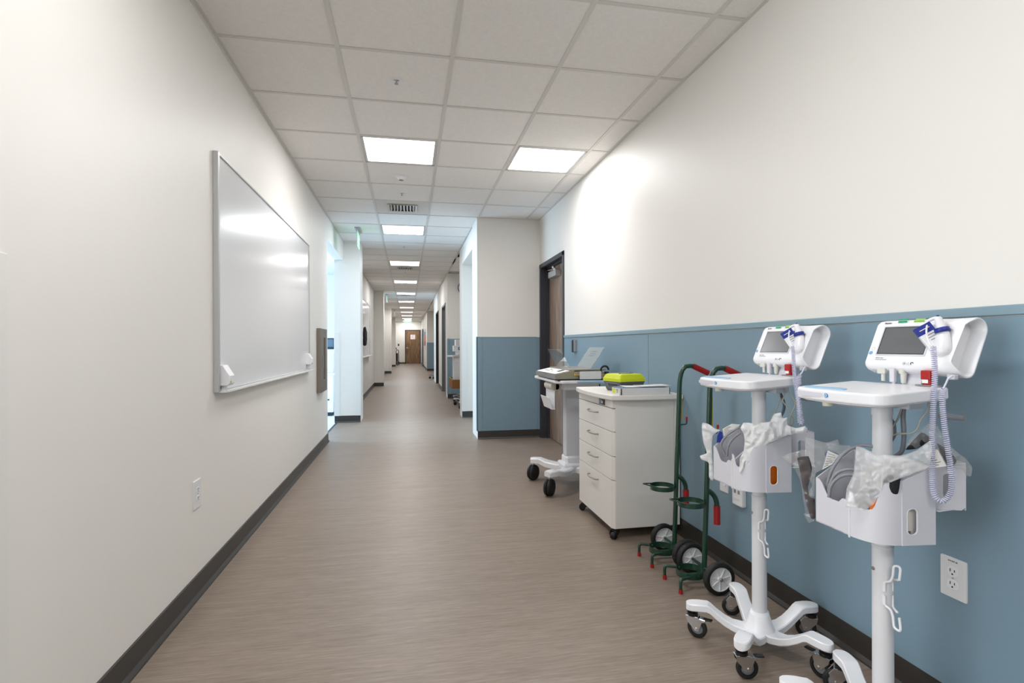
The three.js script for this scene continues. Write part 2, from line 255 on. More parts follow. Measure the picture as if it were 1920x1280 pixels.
for (let j = JMIN; j < JMAX; j++) {
  const a = gd(j), b = gd(j + 1); if (a > END) break;
  for (let i = 0; i < 5; i++) {
    if (skip.has(key(i, j))) continue;
    let [x0, x1] = colX[i];
    if (j >= JN && i >= 3) { const rec = (a > 9.0 && b < 12.0) || (a > 18.3 && b < 25.3); if (!rec || (i === 3 && j === 11)) continue; }
    tileMesh(x0, x1, Math.max(a, -4.6), Math.min(b, END));
  }
}
const tees = [], cross = [];
for (const x of GX) tees.push(box(x - 0.012, x + 0.012, C, C + 0.004, -4.6, x > 0.9 ? 6.64 : END), box(x - 0.0012, x + 0.0012, C + 0.002, C + 0.04, -4.6, x > 0.9 ? 6.64 : END));
tees.push(box(L, L + 0.02, C - 0.001, C + 0.004, -4.6, END), box(L, L + 0.002, C - 0.016, C + 0.01, 1.46, 6.88), box(R - 0.02, R, C - 0.001, C + 0.004, -4.6, 6.64), box(GX[2] - 0.02, R, C - 0.001, C + 0.004, 6.62, 6.64), box(GX[2] - 0.012, GX[2] + 0.012, C, C + 0.004, 6.64, END));
tees.push(box(GX[2], R, C - 0.001, C + 0.004, 11.88, 11.9), box(GX[2], R, C - 0.001, C + 0.004, 25.18, 25.2), box(L, 0.85, C - 0.001, C + 0.004, END - 0.02, END));
for (const x of [GX[3]]) for (const [a, b] of [[9.08, 11.9], [18.3, 25.2]]) tees.push(box(x - 0.012, x + 0.012, C, C + 0.004, a, b));
obj('main_tee', tees, M.tee, ceiling);
for (let j = JMIN; j < JMAX && gd(j) < END; j++) { const d = gd(j); cross.push(box(L, d < 6.65 ? R : GX[2], C + 0.0005, C + 0.0035, d - 0.012, d + 0.012)); if ((d > 9.1 && d < 11.9) || (d > 18.3 && d < 25.2)) cross.push(box(GX[2], R, C + 0.0005, C + 0.0035, d - 0.012, d + 0.012)); }
obj('cross_tee', cross, M.tee, ceiling);
struct('ceiling_side_room', [box(-4.6, -1.1, C, C + 0.02, -4.6, 20), box(0.86, 4.6, C, C + 0.02, 6.66, 9.0)], M.tile, 'plain white ceiling of the side rooms', 'ceiling');

// light panels
const diffuser = new THREE.MeshPhysicalMaterial({ color: '#f4f4f2', roughness: 0.6, emissive: new THREE.Color(1, 0.985, 0.96), emissiveIntensity: 1.6 });
const panelFrame = mat('#d5d4d2', 0.45);
lightSpots.forEach(([i, j]) => {
  const x = (colX[i][0] + colX[i][1]) / 2, a = gd(j), d = a + T / 2;
  const row = Math.round((j - 3) / 5), ORD = ['first', 'second', 'third', 'fourth', 'fifth', 'sixth', 'seventh', 'eighth', 'ninth', 'tenth', 'eleventh', 'twelfth'], where = j < -2 ? 'far behind the viewpoint' : j < 3 ? 'just above the viewpoint' : j === 3 ? 'nearest in view' : `${ORD[row]} from the viewer`;
  const t = thing('ceiling_light', `square white ceiling light panel, ${i === 3 ? 'beside the right wall' : 'in the middle row'}, ${where}`, 'ceiling light', [x, C, -d], 0, 'ceiling light panels');
  const s = 0.291, f = 0.022, y0 = 0.0, y1 = 0.028, fr = [];
  for (const k of [-1, 1]) { const p = lbox(2 * s, 0.02, f, 0, 0.011, k * (s - f / 2), 0.004), q = lbox(f, 0.02, 2 * s, k * (s - f / 2), 0.011, 0, 0.004); fr.push(p, q); }
  obj('frame', fr, panelFrame, t);
  obj('diffuser', lbox(2 * s - 2 * f, 0.004, 2 * s - 2 * f, 0, 0.019, 0, 0), diffuser, t);
  const l = new THREE.RectAreaLight(PANEL_TINT, PANEL_POWER, 2 * s - 2 * f, 2 * s - 2 * f); l.position.set(0, 0.0155, 0); l.rotation.x = -Math.PI / 2; t.add(l);
});
// sprinklers, smoke detector, vents
function sprinkler(x, d, label) { const t = thing('sprinkler_head', label, 'sprinkler', [x, C + 0.004, -d], 0, 'ceiling sprinklers');
  obj('escutcheon', lathe([[0.02, 0.0], [0.034, -0.001], [0.04, -0.003], [0.042, 0.001]], 28), M.white, t);
  obj('cup', lathe([[0.001, 0.012], [0.02, 0.012], [0.024, 0.0]], 20), M.charcoal, t);
  obj('deflector', [cyl(0.004, 0.03, 0, -0.008, 0), cyl(0.012, 0.002, 0, -0.022, 0), lbox(0.03, 0.004, 0.005, 0, -0.002, 0)], M.alu, t); }
sprinkler(-0.065, 3.30, 'pendent sprinkler head nearest the viewer'); sprinkler(-0.06, 5.74, 'pendent sprinkler head just before the air vent'); sprinkler(-0.06, 8.78, 'pendent sprinkler head just past the side openings'); sprinkler(-0.06, 11.82, 'pendent sprinkler head far down the corridor'); sprinkler(-0.06, 17.9, 'pendent sprinkler head farthest down the corridor');
{ const t = thing('smoke_detector', 'round white smoke detector between light panel and sprinkler', 'smoke detector', [-0.06, C + 0.004, -5.16]);
  obj('base', lathe([[0.0, -0.012], [0.05, -0.012], [0.058, -0.004], [0.06, 0.002]]), M.white, t); obj('head', lathe([[0.0, -0.036], [0.018, -0.036], [0.03, -0.03], [0.036, -0.02], [0.045, -0.012]]), M.white, t); obj('sensor_slot', lathe([[0.019, -0.0362], [0.022, -0.038], [0.0, -0.038]]), M.grey, t); }
function vent(i, j, label) {
  const x = (colX[i][0] + colX[i][1]) / 2, d = gd(j) + T / 2, t = thing('air_vent', label, 'air vent', [x, C, -d], 0, 'ceiling air vents');
  const o = 0.29, n = 0.14, sh = roundRect(2 * o, 2 * o, 0.004); sh.holes.push(roundRect(2 * n, 2 * n, 0.002, 0, 0, THREE.Path));
  const pl = extrude(sh, 0.004); pl.rotateX(Math.PI / 2); pl.translate(0, 0.008, 0); obj('face_plate', pl, M.tee, t);
  const lip = []; for (const k of [-1, 1]) { const a = lbox(2 * n + 0.05, 0.003, 0.03, 0, 0, 0, 0); a.rotateX(k * 0.5); a.translate(0, -0.002, k * (n + 0.012)); const b = lbox(0.03, 0.003, 2 * n + 0.05, 0, 0, 0, 0); b.rotateZ(-k * 0.5); b.translate(k * (n + 0.012), -0.002, 0); lip.push(a, b); }
  obj('lip', lip, M.tee, t);
  obj('duct', [lbox(2 * n, 0.004, 2 * n, 0, 0.1, 0, 0), lbox(2 * n, 0.1, 0.004, 0, 0.05, n, 0), lbox(2 * n, 0.1, 0.004, 0, 0.05, -n, 0), lbox(0.004, 0.1, 2 * n, n, 0.05, 0, 0), lbox(0.004, 0.1, 2 * n, -n, 0.05, 0, 0)], M.black, t);
  for (let k = 0; k < 8; k++) { const s = k < 4 ? -1 : 1, b = lbox(0.003, 0.03, 2 * n, 0, 0, 0, 0); b.rotateZ(s * 0.7); b.translate(-n + 0.018 + k * 0.035, 0.004, 0); obj('vane', b, M.tee, t); }
}
vent(1, 6, 'louvred air vent in front of the daylit opening'); vent(1, 14, 'louvred air vent beside second corridor light'); vent(1, 24, 'louvred air vent far down the corridor');
// open square in the recess ceiling
{ const t = thing('ceiling_opening', 'open ceiling square showing dark plenum beside right pillar', 'opening', [(GX[2] + GX[3]) / 2, C, -(gd(11) + T / 2)], 0, null, 'structure');
  obj('plenum_box', [lbox(0.6, 0.004, 0.6, 0, 0.19, 0, 0), lbox(0.6, 0.18, 0.004, 0, 0.1, 0.298, 0), lbox(0.6, 0.18, 0.004, 0, 0.1, -0.298, 0), lbox(0.004, 0.18, 0.6, 0.298, 0.1, 0, 0), lbox(0.004, 0.18, 0.6, -0.298, 0.1, 0, 0)], M.black, t); obj('conduit', cyl(0.012, 0.58, 0, 0.08, 0, 'x'), M.grey, t); }

// ---------------------------------------------------------------- doors
{ // brown door in the right wall
  const t = new THREE.Group(); t.name = 'door_1'; scene.add(t); tag(t, 'brown wood-grain door in dark metal frame beside wainscot', 'door', null, 'structure');
  const jb = (d0, d1) => [rbox(R - 0.012, 1.815, 0, DTOP, d0, d1, 0.003)];
  obj('door_frame', [...jb(DD0 - 0.01, DD0 + 0.045), ...jb(DD1 - 0.045, DD1 + 0.01), rbox(R - 0.012, 1.815, DTOP - 0.045, DTOP + 0.005, DD0 - 0.01, DD1 + 0.01, 0.003), box(1.70, 1.735, 0, DTOP - 0.04, DD1 - 0.075, DD1 - 0.045), box(1.70, 1.735, 0, DTOP - 0.04, DD0 + 0.045, DD0 + 0.06), box(1.70, 1.735, DTOP - 0.06, DTOP - 0.04, DD0, DD1)], M.frame, t);
  obj('door_leaf', uvPlane(rbox(1.737, 1.78, 0.008, DTOP - 0.048, DD0 + 0.047, DD1 - 0.047, 0.002), 'z', 'y', 0.9), M.wood, t);
  const c = obj('door_closer', rbox(1.665, 1.735, 1.965, 2.04, 6.02, 6.33, 0.006), M.alu, t);
  obj('closer_arm', [pipe([[1.69, 2.05, -6.12], [1.675, 2.07, -6.35], [1.69, 2.105, -6.57]], 0.008, 0.01), cyl(0.018, 0.03, 1.69, 2.05, -6.12), pipe([[1.66, 2.07, -6.1], [1.69, 2.075, -6.12]], 0.014, 0.01)], M.chrome, c);
  obj('lever_handle', [cyl(0.026, 0.012, 1.733, 1.0, -5.72, 'x'), pipe([[1.73, 1.0, -5.72], [1.685, 1.0, -5.72], [1.68, 1.0, -5.84]], 0.009, 0.015)], M.chrome, t);
  rebase(t, 1.74, 0, -(DD0 + DD1) / 2);
}
{ // door at the end of the corridor
  const t = new THREE.Group(); t.name = 'door_2'; scene.add(t); tag(t, 'brown door at the far end with paper notice', 'door', null, 'structure');
  const x0 = -0.21, x1 = 0.79, y1 = 2.20, d = END;
  obj('door_frame', [rbox(x0, x0 + 0.055, 0, y1, d - 0.03, d + 0.02), rbox(x1 - 0.055, x1, 0, y1, d - 0.03, d + 0.02), rbox(x0, x1, y1 - 0.05, y1, d - 0.03, d + 0.02)], M.darkFrame, t);
  obj('door_leaf', uvPlane(rbox(x0 + 0.055, x1 - 0.055, 0.01, y1 - 0.05, d - 0.012, d + 0.02), 'x', 'y', 0.8), M.woodFar, t);
  obj('lever_handle', [cyl(0.03, 0.01, x0 + 0.13, 1.03, -(d - 0.016), 'z'), pipe([[x0 + 0.13, 1.03, -(d - 0.02)], [x0 + 0.13, 1.03, -(d - 0.06)], [x0 + 0.27, 1.0, -(d - 0.06)]], 0.014)], M.chrome, t);
  const n = obj('paper_notice', lbox(0.3, 0.3, 0.003, 0.29, 1.74, -(d - 0.014), 0), new THREE.MeshPhysicalMaterial({ map: canvasTex(128, 128, (c, w, h) => { c.fillStyle = '#eeecec'; c.fillRect(0, 0, w, h); c.fillStyle = '#d98f96'; c.fillRect(20, 12, 88, 10); c.fillStyle = '#c9b4c4'; for (let k = 0; k < 6; k++) c.fillRect(18, 34 + k * 11, 92 - (k % 3) * 14, 5); c.fillStyle = '#cc5060'; c.fillRect(88, 106, 24, 10); }), roughness: 0.8 }), t);
  rebase(t, 0.29, 0, -END);
}
function sideDoor(n, d0, d1, y1, leaf, frame, label) { const t = new THREE.Group(); t.name = `door_${n}`; scene.add(t); tag(t, label, 'door', null, 'structure'); obj('door_frame', [rbox(0.835, 0.99, 0, y1, d0, d0 + 0.05), rbox(0.835, 0.99, 0, y1, d1 - 0.05, d1), rbox(0.835, 0.99, y1 - 0.05, y1, d0, d1)], frame, t); obj('door_leaf', rbox(0.915, 0.965, 0.01, y1 - 0.05, d0 + 0.05, d1 - 0.05), leaf, t); obj('lever_handle', pipe([[0.915, 1.0, -(d0 + 0.13)], [0.86, 1.0, -(d0 + 0.13)], [0.86, 1.0, -(d0 + 0.25)]], 0.01), M.chrome, t); rebase(t, 0.9, 0, -(d0 + d1) / 2); }
sideDoor(3, 12.5, 13.85, 2.15, M.grayFrame, M.grayFrame, 'grey doorway on the right past the recess');
sideDoor(4, 15.38, 16.8, 2.17, M.darkFrame, M.darkFrame, 'very dark doorway on the right beyond the grey one');

// outlines of soft things, metres in the upright plane at (x, d) turned by ry
const BAGS = {"cuffBag":{"x":1.2293,"d":1.4647,"ry":-0.6982,"p":[[-0.0851,0.8003],[-0.0631,0.8165],[-0.0169,0.8319],[-0.0079,0.7975],[-0.002,0.7568],[-0.0082,0.7216],[0.0038,0.6852],[0.0065,0.6204],[-0.0116,0.6038],[-0.0267,0.6292],[-0.0206,0.6335],[-0.028,0.6775],[-0.031,0.7118],[-0.037,0.7389],[-0.057,0.7786]]},"cuff":{"x":1.2293,"d":1.4647,"ry":-0.6982,"p":[[-0.043,0.8027],[-0.0124,0.8109],[-0.0035,0.7807],[-0.0035,0.7566],[-0.0142,0.7139],[-0.0083,0.6836],[0.0043,0.6802],[0.0065,0.6221],[-0.0055,0.6185],[-0.0175,0.6582],[-0.0279,0.7122],[-0.0324,0.7395],[-0.0369,0.7702]]},"sideBag":{"x":1.2738,"d":1.4242,"ry":-0.7297,"p":[[-0.0806,0.8689],[-0.0321,0.8577],[-0.0203,0.8587],[0.0059,0.8695],[0.0116,0.8548],[0.0401,0.8524],[0.023,0.8307],[-0.0059,0.7974],[-0.0353,0.7738],[-0.0532,0.758],[-0.0558,0.6889],[-0.0745,0.688],[-0.0623,0.7224],[-0.0713,0.742],[-0.0622,0.7741],[-0.0681,0.7976],[-0.0741,0.8315]]},"card2":{"x":1.2738,"d":1.4242,"ry":-0.7297,"p":[[-0.0204,0.8349],[0.0086,0.8226],[-0.0088,0.7937],[-0.0353,0.7738]]},"blue2":{"x":1.2738,"d":1.4242,"ry":-0.7297,"p":[[-0.0292,0.8222],[-0.0175,0.8335],[0.0086,0.8243],[-0.0,0.8149],[-0.0234,0.8091]]},"frontBag":{"x":1.1989,"d":1.2755,"ry":-0.7544,"p":[[0.005,0.8777],[0.0191,0.8776],[0.0392,0.8675],[0.0491,0.8596],[0.0688,0.8631],[0.105,0.864],[0.1404,0.8837],[0.1668,0.9106],[0.1702,0.8866],[0.1632,0.8401],[0.1402,0.8258],[0.1049,0.8054],[0.0784,0.7886],[0.0661,0.7751],[0.0587,0.7502],[0.0512,0.7372],[0.0337,0.7135],[0.0185,0.7065],[-0.0201,0.708],[-0.0173,0.7606],[-0.0016,0.8024],[0.0023,0.8394]]},"blackCuff":{"x":1.2418,"d":1.2499,"ry":-0.7822,"p":[[0.0252,0.8068],[0.0349,0.8125],[0.0554,0.8048],[0.0493,0.7597],[0.0201,0.7493],[0.0102,0.7493],[0.0115,0.772],[0.0165,0.7877]]},"orange":{"x":1.2253,"d":1.2632,"ry":-0.7702,"p":[[0.0113,0.7331],[0.0258,0.736],[0.0237,0.693],[0.0061,0.69]]},"strip":{"x":1.2314,"d":1.2538,"ry":-0.7764,"p":[[0.0166,0.7468],[0.0241,0.7494],[0.0239,0.7076],[0.0148,0.703]]},"rightBag":{"x":1.4062,"d":1.2169,"ry":-0.8574,"p":[[-0.0687,0.8737],[-0.0599,0.8963],[-0.0328,0.9265],[-0.0135,0.945],[0.0007,0.9356],[0.0124,0.9098],[0.0193,0.8955],[0.0377,0.8738],[0.0581,0.8557],[0.0714,0.834],[0.0691,0.8104],[0.0602,0.8105],[0.049,0.828],[0.0191,0.8299],[-0.0042,0.8719],[-0.0161,0.8948],[-0.0428,0.8705]]},"darkThing":{"x":1.4062,"d":1.2169,"ry":-0.8574,"p":[[-0.07,0.8642],[-0.0353,0.9156],[-0.0148,0.9025],[-0.0137,0.8965],[-0.0428,0.8705]]},"darkStrap":{"x":1.4062,"d":1.2169,"ry":-0.8574,"p":[[-0.0018,0.8903],[0.0285,0.8668],[0.0399,0.8475],[0.0284,0.8252],[0.0145,0.8442]]},"card3":{"x":1.3465,"d":1.2106,"ry":-0.8385,"p":[[0.0069,0.8678],[0.0233,0.8786],[0.0348,0.8799],[0.053,0.8384],[0.0254,0.8303]]},"rightBin":{"x":1.3664,"d":1.2127,"ry":-0.8449,"p":[[0.0124,0.7099],[0.0685,0.7261],[0.071,0.8308],[0.0045,0.8246]]},"bagL":{"x":1.2212,"d":1.9958,"ry":-0.5491,"p":[[-0.0482,0.8389],[-0.0222,0.834],[0.0034,0.817],[0.0205,0.8118],[-0.0081,0.789],[-0.0111,0.7308],[-0.0084,0.6791],[-0.0044,0.6154],[-0.0115,0.6057],[-0.023,0.62],[-0.0242,0.678],[-0.0516,0.6883],[-0.0573,0.7032],[-0.0313,0.7173],[-0.0441,0.7594],[-0.0497,0.8051]]},"bagF":{"x":1.1809,"d":1.8055,"ry":-0.5792,"p":[[0.0236,0.8509],[0.0338,0.8708],[0.0641,0.871],[0.0716,0.8631],[0.089,0.8736],[0.1211,0.8807],[0.1358,0.9084],[0.1577,0.9148],[0.1625,0.8935],[0.1769,0.8969],[0.1792,0.8702],[0.2054,0.8609],[0.2337,0.8704],[0.2419,0.8602],[0.2336,0.8465],[0.1791,0.8353],[0.1477,0.8173],[0.0986,0.7897],[0.0837,0.7805],[0.0762,0.7635],[0.0761,0.7417],[0.0636,0.7133],[0.0484,0.6873],[0.0205,0.6849],[0.0207,0.7374],[0.0335,0.766],[0.0374,0.8048],[0.0337,0.8322]]},"blue1":{"x":1.2469,"d":1.9432,"ry":-0.5705,"p":[[-0.0319,0.8132],[-0.0222,0.8108],[-0.0195,0.79],[-0.0209,0.7689],[-0.0433,0.7675],[-0.0404,0.7947]]},"card1":{"x":1.2778,"d":1.9364,"ry":-0.5833,"p":[[-0.0505,0.8211],[-0.017,0.8439],[0.016,0.8427],[-0.0061,0.8176],[-0.045,0.7854]]}};
const PATHS = {"h2a":{"x":1.28,"d":1.3645,"ry":-0.7535,"p":[[-0.0677,0.7095],[-0.0648,0.7432],[-0.056,0.7776],[-0.0389,0.8127],[-0.0108,0.8485],[0.0222,0.8641],[0.0544,0.863]]},"h2b":{"x":1.2701,"d":1.3635,"ry":-0.75,"p":[[-0.058,0.7118],[-0.0522,0.7424],[-0.0379,0.774],[-0.0155,0.7898],[0.0094,0.7928],[0.0284,0.7821]]},"h2c":{"x":1.2602,"d":1.3624,"ry":-0.7464,"p":[[-0.0484,0.7074],[-0.0426,0.7412],[-0.0256,0.7664],[-0.0033,0.779],[0.0186,0.78],[0.0348,0.7708]]},"c2big":{"x":1.3968,"d":1.3064,"ry":-0.8188,"p":[[-0.0027,0.9982],[-0.0027,0.9742],[-0.0038,0.9454],[-0.002,0.9097],[-0.003,0.8737],[-0.0079,0.8493],[-0.0236,0.833]]},"c2t1":{"x":1.3758,"d":1.3142,"ry":-0.8083,"p":[[0.0135,0.9749],[0.0096,0.9603],[0.0027,0.9407],[-0.0131,0.9106],[-0.031,0.8751],[-0.0512,0.8487]]},"c2t3":{"x":1.3858,"d":1.3153,"ry":-0.8115,"p":[[-0.029,0.9524],[-0.0191,0.9434],[-0.0103,0.9248],[-0.0104,0.8911],[-0.0193,0.8757],[-0.0373,0.8618]]},"c2t2":{"x":1.4109,"d":1.2676,"ry":-0.8388,"p":[[0.0148,1.0027],[0.0167,0.9912],[0.0129,0.97],[-0.002,0.9456],[-0.0095,0.9192],[-0.0227,0.9062],[-0.0418,0.9032],[-0.0593,0.8992],[-0.075,0.8868]]},"h1a":{"x":1.262,"d":1.8945,"ry":-0.5877,"p":[[-0.0489,0.722],[-0.0571,0.742],[-0.0653,0.7592],[-0.0597,0.7802],[-0.0377,0.8081],[0.003,0.8382]]},"h1b":{"x":1.2521,"d":1.8935,"ry":-0.5843,"p":[[-0.0356,0.7237],[-0.0328,0.7561],[-0.0245,0.7772],[-0.0082,0.7987],[0.0133,0.8175]]},"c1big":{"x":1.3788,"d":1.8364,"ry":-0.644,"p":[[0.0111,0.9972],[0.0148,0.9761],[0.0242,0.9532],[0.0298,0.9281],[0.0259,0.9025],[0.0202,0.8895],[0.0126,0.8658]]},"c1t1":{"x":1.3578,"d":1.8442,"ry":-0.6346,"p":[[0.0363,0.9935],[0.0362,0.9702],[0.0342,0.9448],[0.0246,0.9126],[0.0131,0.8887],[0.0016,0.8668]]},"c1t2":{"x":1.3709,"d":1.8154,"ry":-0.6468,"p":[[0.0216,0.995],[0.0234,0.9783],[0.0233,0.9637],[0.0177,0.9467],[0.0307,0.9264],[0.0436,0.8978],[0.0528,0.8754],[0.0509,0.8587],[0.0416,0.8435]]},"c1t3":{"x":1.3829,"d":1.7966,"ry":-0.656,"p":[[0.0135,0.996],[0.0172,0.9816],[0.0319,0.9572],[0.0391,0.9368],[0.028,0.9032],[0.0206,0.882],[0.0205,0.8592],[0.0241,0.8407]]},"coil2":{"x":1.37,"d":1.1779,"ry":-0.8607,"p":[[-0.0138,1.1506],[-0.0107,1.0803],[-0.0142,0.9957],[-0.0167,0.8969],[-0.0169,0.8263],[-0.0149,0.7703],[-0.0072,0.7505],[0.0027,0.7452],[0.0147,0.7585],[0.0223,0.7833],[0.0214,0.8317],[0.0151,0.8864],[0.0076,0.9553],[0.0046,1.0179],[0.0068,1.0418]]},"coil2t":{"x":1.37,"d":1.1779,"ry":-0.8607,"p":[[0.0068,1.0418],[0.0123,1.0559],[0.0166,1.0672],[0.0253,1.0758]]},"coil2s":{"x":1.4072,"d":1.2069,"ry":-0.8619,"p":[[-0.0151,1.2053],[-0.0185,1.1866],[-0.0209,1.1649],[-0.0164,1.1475]]},"coil1":{"x":1.352,"d":1.7079,"ry":-0.6696,"p":[[-0.0009,1.151],[0.0017,1.1241],[0.0031,1.0853],[0.0062,1.0407],[0.0113,0.9961],[0.0164,0.9517],[0.0202,0.9073],[0.0227,0.8777],[0.028,0.8751],[0.0298,0.8812],[0.0247,0.9135],[0.0203,0.9519],[0.0165,0.9814],[0.0171,1.0082],[0.0193,1.035],[0.0233,1.05]]},"coil1t":{"x":1.352,"d":1.7079,"ry":-0.6696,"p":[[0.0233,1.05],[0.0312,1.062],[0.0364,1.074],[0.0403,1.0799]]}};

// ---------------------------------------------------------------- rolling vital signs carts
// caster: y up, origin on the floor under the swivel; the wheel trails along +x
function casterGeo(r = 0.0375, w = 0.02, top = 0.108) {
  const off = 0.018;
  const tire = lathe([[r * 0.62, -w / 2], [r * 0.92, -w / 2], [r, -w * 0.25], [r, w * 0.25], [r * 0.92, w / 2], [r * 0.62, w / 2]], 24); tire.rotateX(Math.PI / 2); tire.translate(off, r, 0);
  const hub = lathe([[0.001, -w * 0.55], [r * 0.2, -w * 0.55], [r * 0.25, -w * 0.3], [r * 0.6, -w * 0.3], [r * 0.63, 0], [r * 0.6, w * 0.3], [r * 0.25, w * 0.3], [r * 0.2, w * 0.55], [0.001, w * 0.55]], 20); hub.rotateX(Math.PI / 2); hub.translate(off, r, 0);
  const cheek = (z) => { const s = poly([[off - 0.007, r - 0.008], [off + 0.008, r - 0.008], [off + 0.02, 2 * r - 0.01], [0.024, 2 * r + 0.008], [-0.024, 2 * r + 0.008], [-0.02, 2 * r - 0.01]]); const g = extrude(s, 0.002, 0.0006, 1); g.translate(0, 0, z); return g; };
  const fork = [cheek(w / 2 + 0.003), cheek(-w / 2 - 0.005), lbox(0.048, 0.004, w + 0.012, 0, 2 * r + 0.008, 0, 0.0015), cyl(0.004, w + 0.016, off, r, 0, 'z', 12), cyl(0.006, w + 0.018, off, r, 0, 'z', 6)];
  const stem = [cyl(0.02, 0.012, 0, 2 * r + 0.015, 0), cyl(0.011, top - 2 * r - 0.012, 0, (top + 2 * r + 0.012) / 2, 0)];
  return { tire, hub, fork, stem };
}
function addCaster(parent, x, z, turn, o = {}) {
  const c = casterGeo(o.r, o.w, o.top);
  const holder = obj('caster', join(c.fork), M.chrome, parent); holder.position.set(x, 0, z); holder.rotation.y = turn;
  obj('tire', c.tire, M.rubber, holder); obj('hub', c.hub, M.grey, holder); obj('swivel', join(c.stem), M.black, holder);
  if (o.brake) { const r = o.r ?? 0.0375, pd = lbox(0.034, 0.006, 0.02, 0.058, 2 * r + 0.004, 0, 0.003); obj('brake_pedal', pd, M.black, holder); const ar = extrude(poly([[0.012, 0], [0.03, 0.006], [0.05, 0.004], [0.052, -0.006], [0.03, -0.012], [0.012, -0.006]]), 0.024, 0.002, 1); ar.translate(0, 2 * r, -0.012); obj('brake_arm', ar, M.chrome, holder); }
  return holder;
}
// one swept leg of the five-star base, running out along +x
function legGeo(s = 1, tipY = 0.123, lowY = 0.066) {
  const st = [[0.02, lowY, 0.04], [0.06, lowY - 0.004, 0.034], [0.095, lowY + 0.002, 0.028], [0.125, lowY + 0.016, 0.0255], [0.155, lowY + 0.036, 0.025], [0.178, tipY - 0.003, 0.0255], [0.19, tipY + 0.002, 0.0265], [0.225, tipY, 0.0275], [0.245, tipY - 0.002, 0.026], [0.258, tipY - 0.003, 0.021], [0.266, tipY - 0.004, 0.012], [0.2675, tipY - 0.004, 0.004]];
  const h = 0.014, b = 0.0035;
  const loops = st.map(([r, y, w]) => { r *= s; w *= s; const bb = Math.min(b, w * 0.5); return [[-w, -h + b], [-w + bb, -h], [w - bb, -h], [w, -h + b], [w, h - b], [w - bb, h], [-w + bb, h], [-w, h - b]].map(([zz, yy]) => V3(r, y + yy, zz)); });
  return loft(loops, true, true, 0.6);
}
const deg = Math.PI / 180;
// flat outline pulled into a plump, creased body; pts are [a, y]
function pillow(pts, thick, seed, crumple, step = 0.0028, scale = 1) {
  const cl = new THREE.CatmullRomCurve3(pts.map((p) => V3(p[0], p[1], 0)), true, 'catmullrom', 0.2), E = cl.getPoints(pts.length * 5).map((p) => V2(p.x, p.y));
  const near = (x, y) => { let best = 1e9, bx = 0, by = 0; for (let i = 0; i < E.length - 1; i++) { const a = E[i], c = E[i + 1], dx = c.x - a.x, dy = c.y - a.y, l = dx * dx + dy * dy || 1e-12, t = Math.max(0, Math.min(1, ((x - a.x) * dx + (y - a.y) * dy) / l)), px = a.x + dx * t, py = a.y + dy * t, q = (px - x) ** 2 + (py - y) ** 2; if (q < best) { best = q; bx = px; by = py; } } return [Math.sqrt(best), bx, by]; };
  const inside = (x, y) => { let r = false; for (let i = 0, j = E.length - 2; i < E.length - 1; j = i++) { const a = E[i], c = E[j]; if ((a.y > y) !== (c.y > y) && x < (c.x - a.x) * (y - a.y) / (c.y - a.y) + a.x) r = !r; } return r; };
  let x0 = 1e9, x1 = -1e9, y0 = 1e9, y1 = -1e9; for (const p of E) { x0 = Math.min(x0, p.x); x1 = Math.max(x1, p.x); y0 = Math.min(y0, p.y); y1 = Math.max(y1, p.y); }
  x0 -= step; y0 -= step; const nx = Math.ceil((x1 - x0) / step) + 2, ny = Math.ceil((y1 - y0) / step) + 2, G = [];
  const n1 = noiseGrid(13, 13, seed), n2 = noiseGrid(29, 29, seed + 1), n3 = noiseGrid(17, 17, seed + 2);
  const rr = rng(seed * 7 + 1), W = []; for (let k = 0; k < 6; k++) W.push([rr() * Math.PI, (k < 3 ? 26 : 44) * (0.7 + 0.6 * rr()) / scale, rr() * 9, k < 3 ? 0.8 : 0.4]);
  const fold = (x, y) => { const wx = x + (n1(x * 3, y * 3) - 0.5) * 0.02, wy = y + (n3(x * 3, y * 3) - 0.5) * 0.02; let f = 0; W.forEach(([a, w, ph, am], k) => { const t = (wx * Math.cos(a) + wy * Math.sin(a)) * w + ph, q = Math.abs(2 * (t - Math.floor(t)) - 1), m = n2(x * 0.9 + k * 0.13, y * 0.9 + k * 0.29); f += am * (q - 0.5) * (0.15 + 1.3 * m * m * 1.6); }); return f * 0.75; };
  for (let j = 0; j < ny; j++) for (let i = 0; i < nx; i++) { let x = x0 + i * step, y = y0 + j * step; const inn = inside(x, y), [dd, bx, by] = near(x, y); if (inn) G.push({ ok: true, x, y, d: dd }); else if (dd < step * 1.45) G.push({ ok: true, x: bx, y: by, d: 0 }); else G.push({ ok: false }); }
  const P = (g, side) => V3(g.x, g.y, side * thick * Math.sqrt(Math.max(0, 1 - (1 - Math.min(1, g.d / (thick * 2.2 + 0.004))) ** 2)) + fold(g.x, g.y) * crumple);
  const pos = [], tri = (a, c, d) => pos.push(a.x, a.y, a.z, c.x, c.y, c.z, d.x, d.y, d.z);
  const emit = (a, c, d) => { if (!(a.ok && c.ok && d.ok)) return; if (a.d + c.d + d.d === 0 && !inside((a.x + c.x + d.x) / 3, (a.y + c.y + d.y) / 3)) return; const ar = (c.x - a.x) * (d.y - a.y) - (d.x - a.x) * (c.y - a.y); if (ar < 1e-9) return; tri(P(a, 1), P(c, 1), P(d, 1)); tri(P(a, -1), P(d, -1), P(c, -1)); };
  for (let j = 0; j < ny - 1; j++) for (let i = 0; i < nx - 1; i++) { const a = G[j * nx + i], c = G[j * nx + i + 1], d = G[(j + 1) * nx + i + 1], e = G[(j + 1) * nx + i]; if ((i + j) % 2) { emit(a, c, d); emit(a, d, e); } else { emit(a, c, e); emit(c, d, e); } }
  const g = new THREE.BufferGeometry(); g.setAttribute('position', new THREE.Float32BufferAttribute(pos, 3)); return prep(creased(g, 0.5));
}
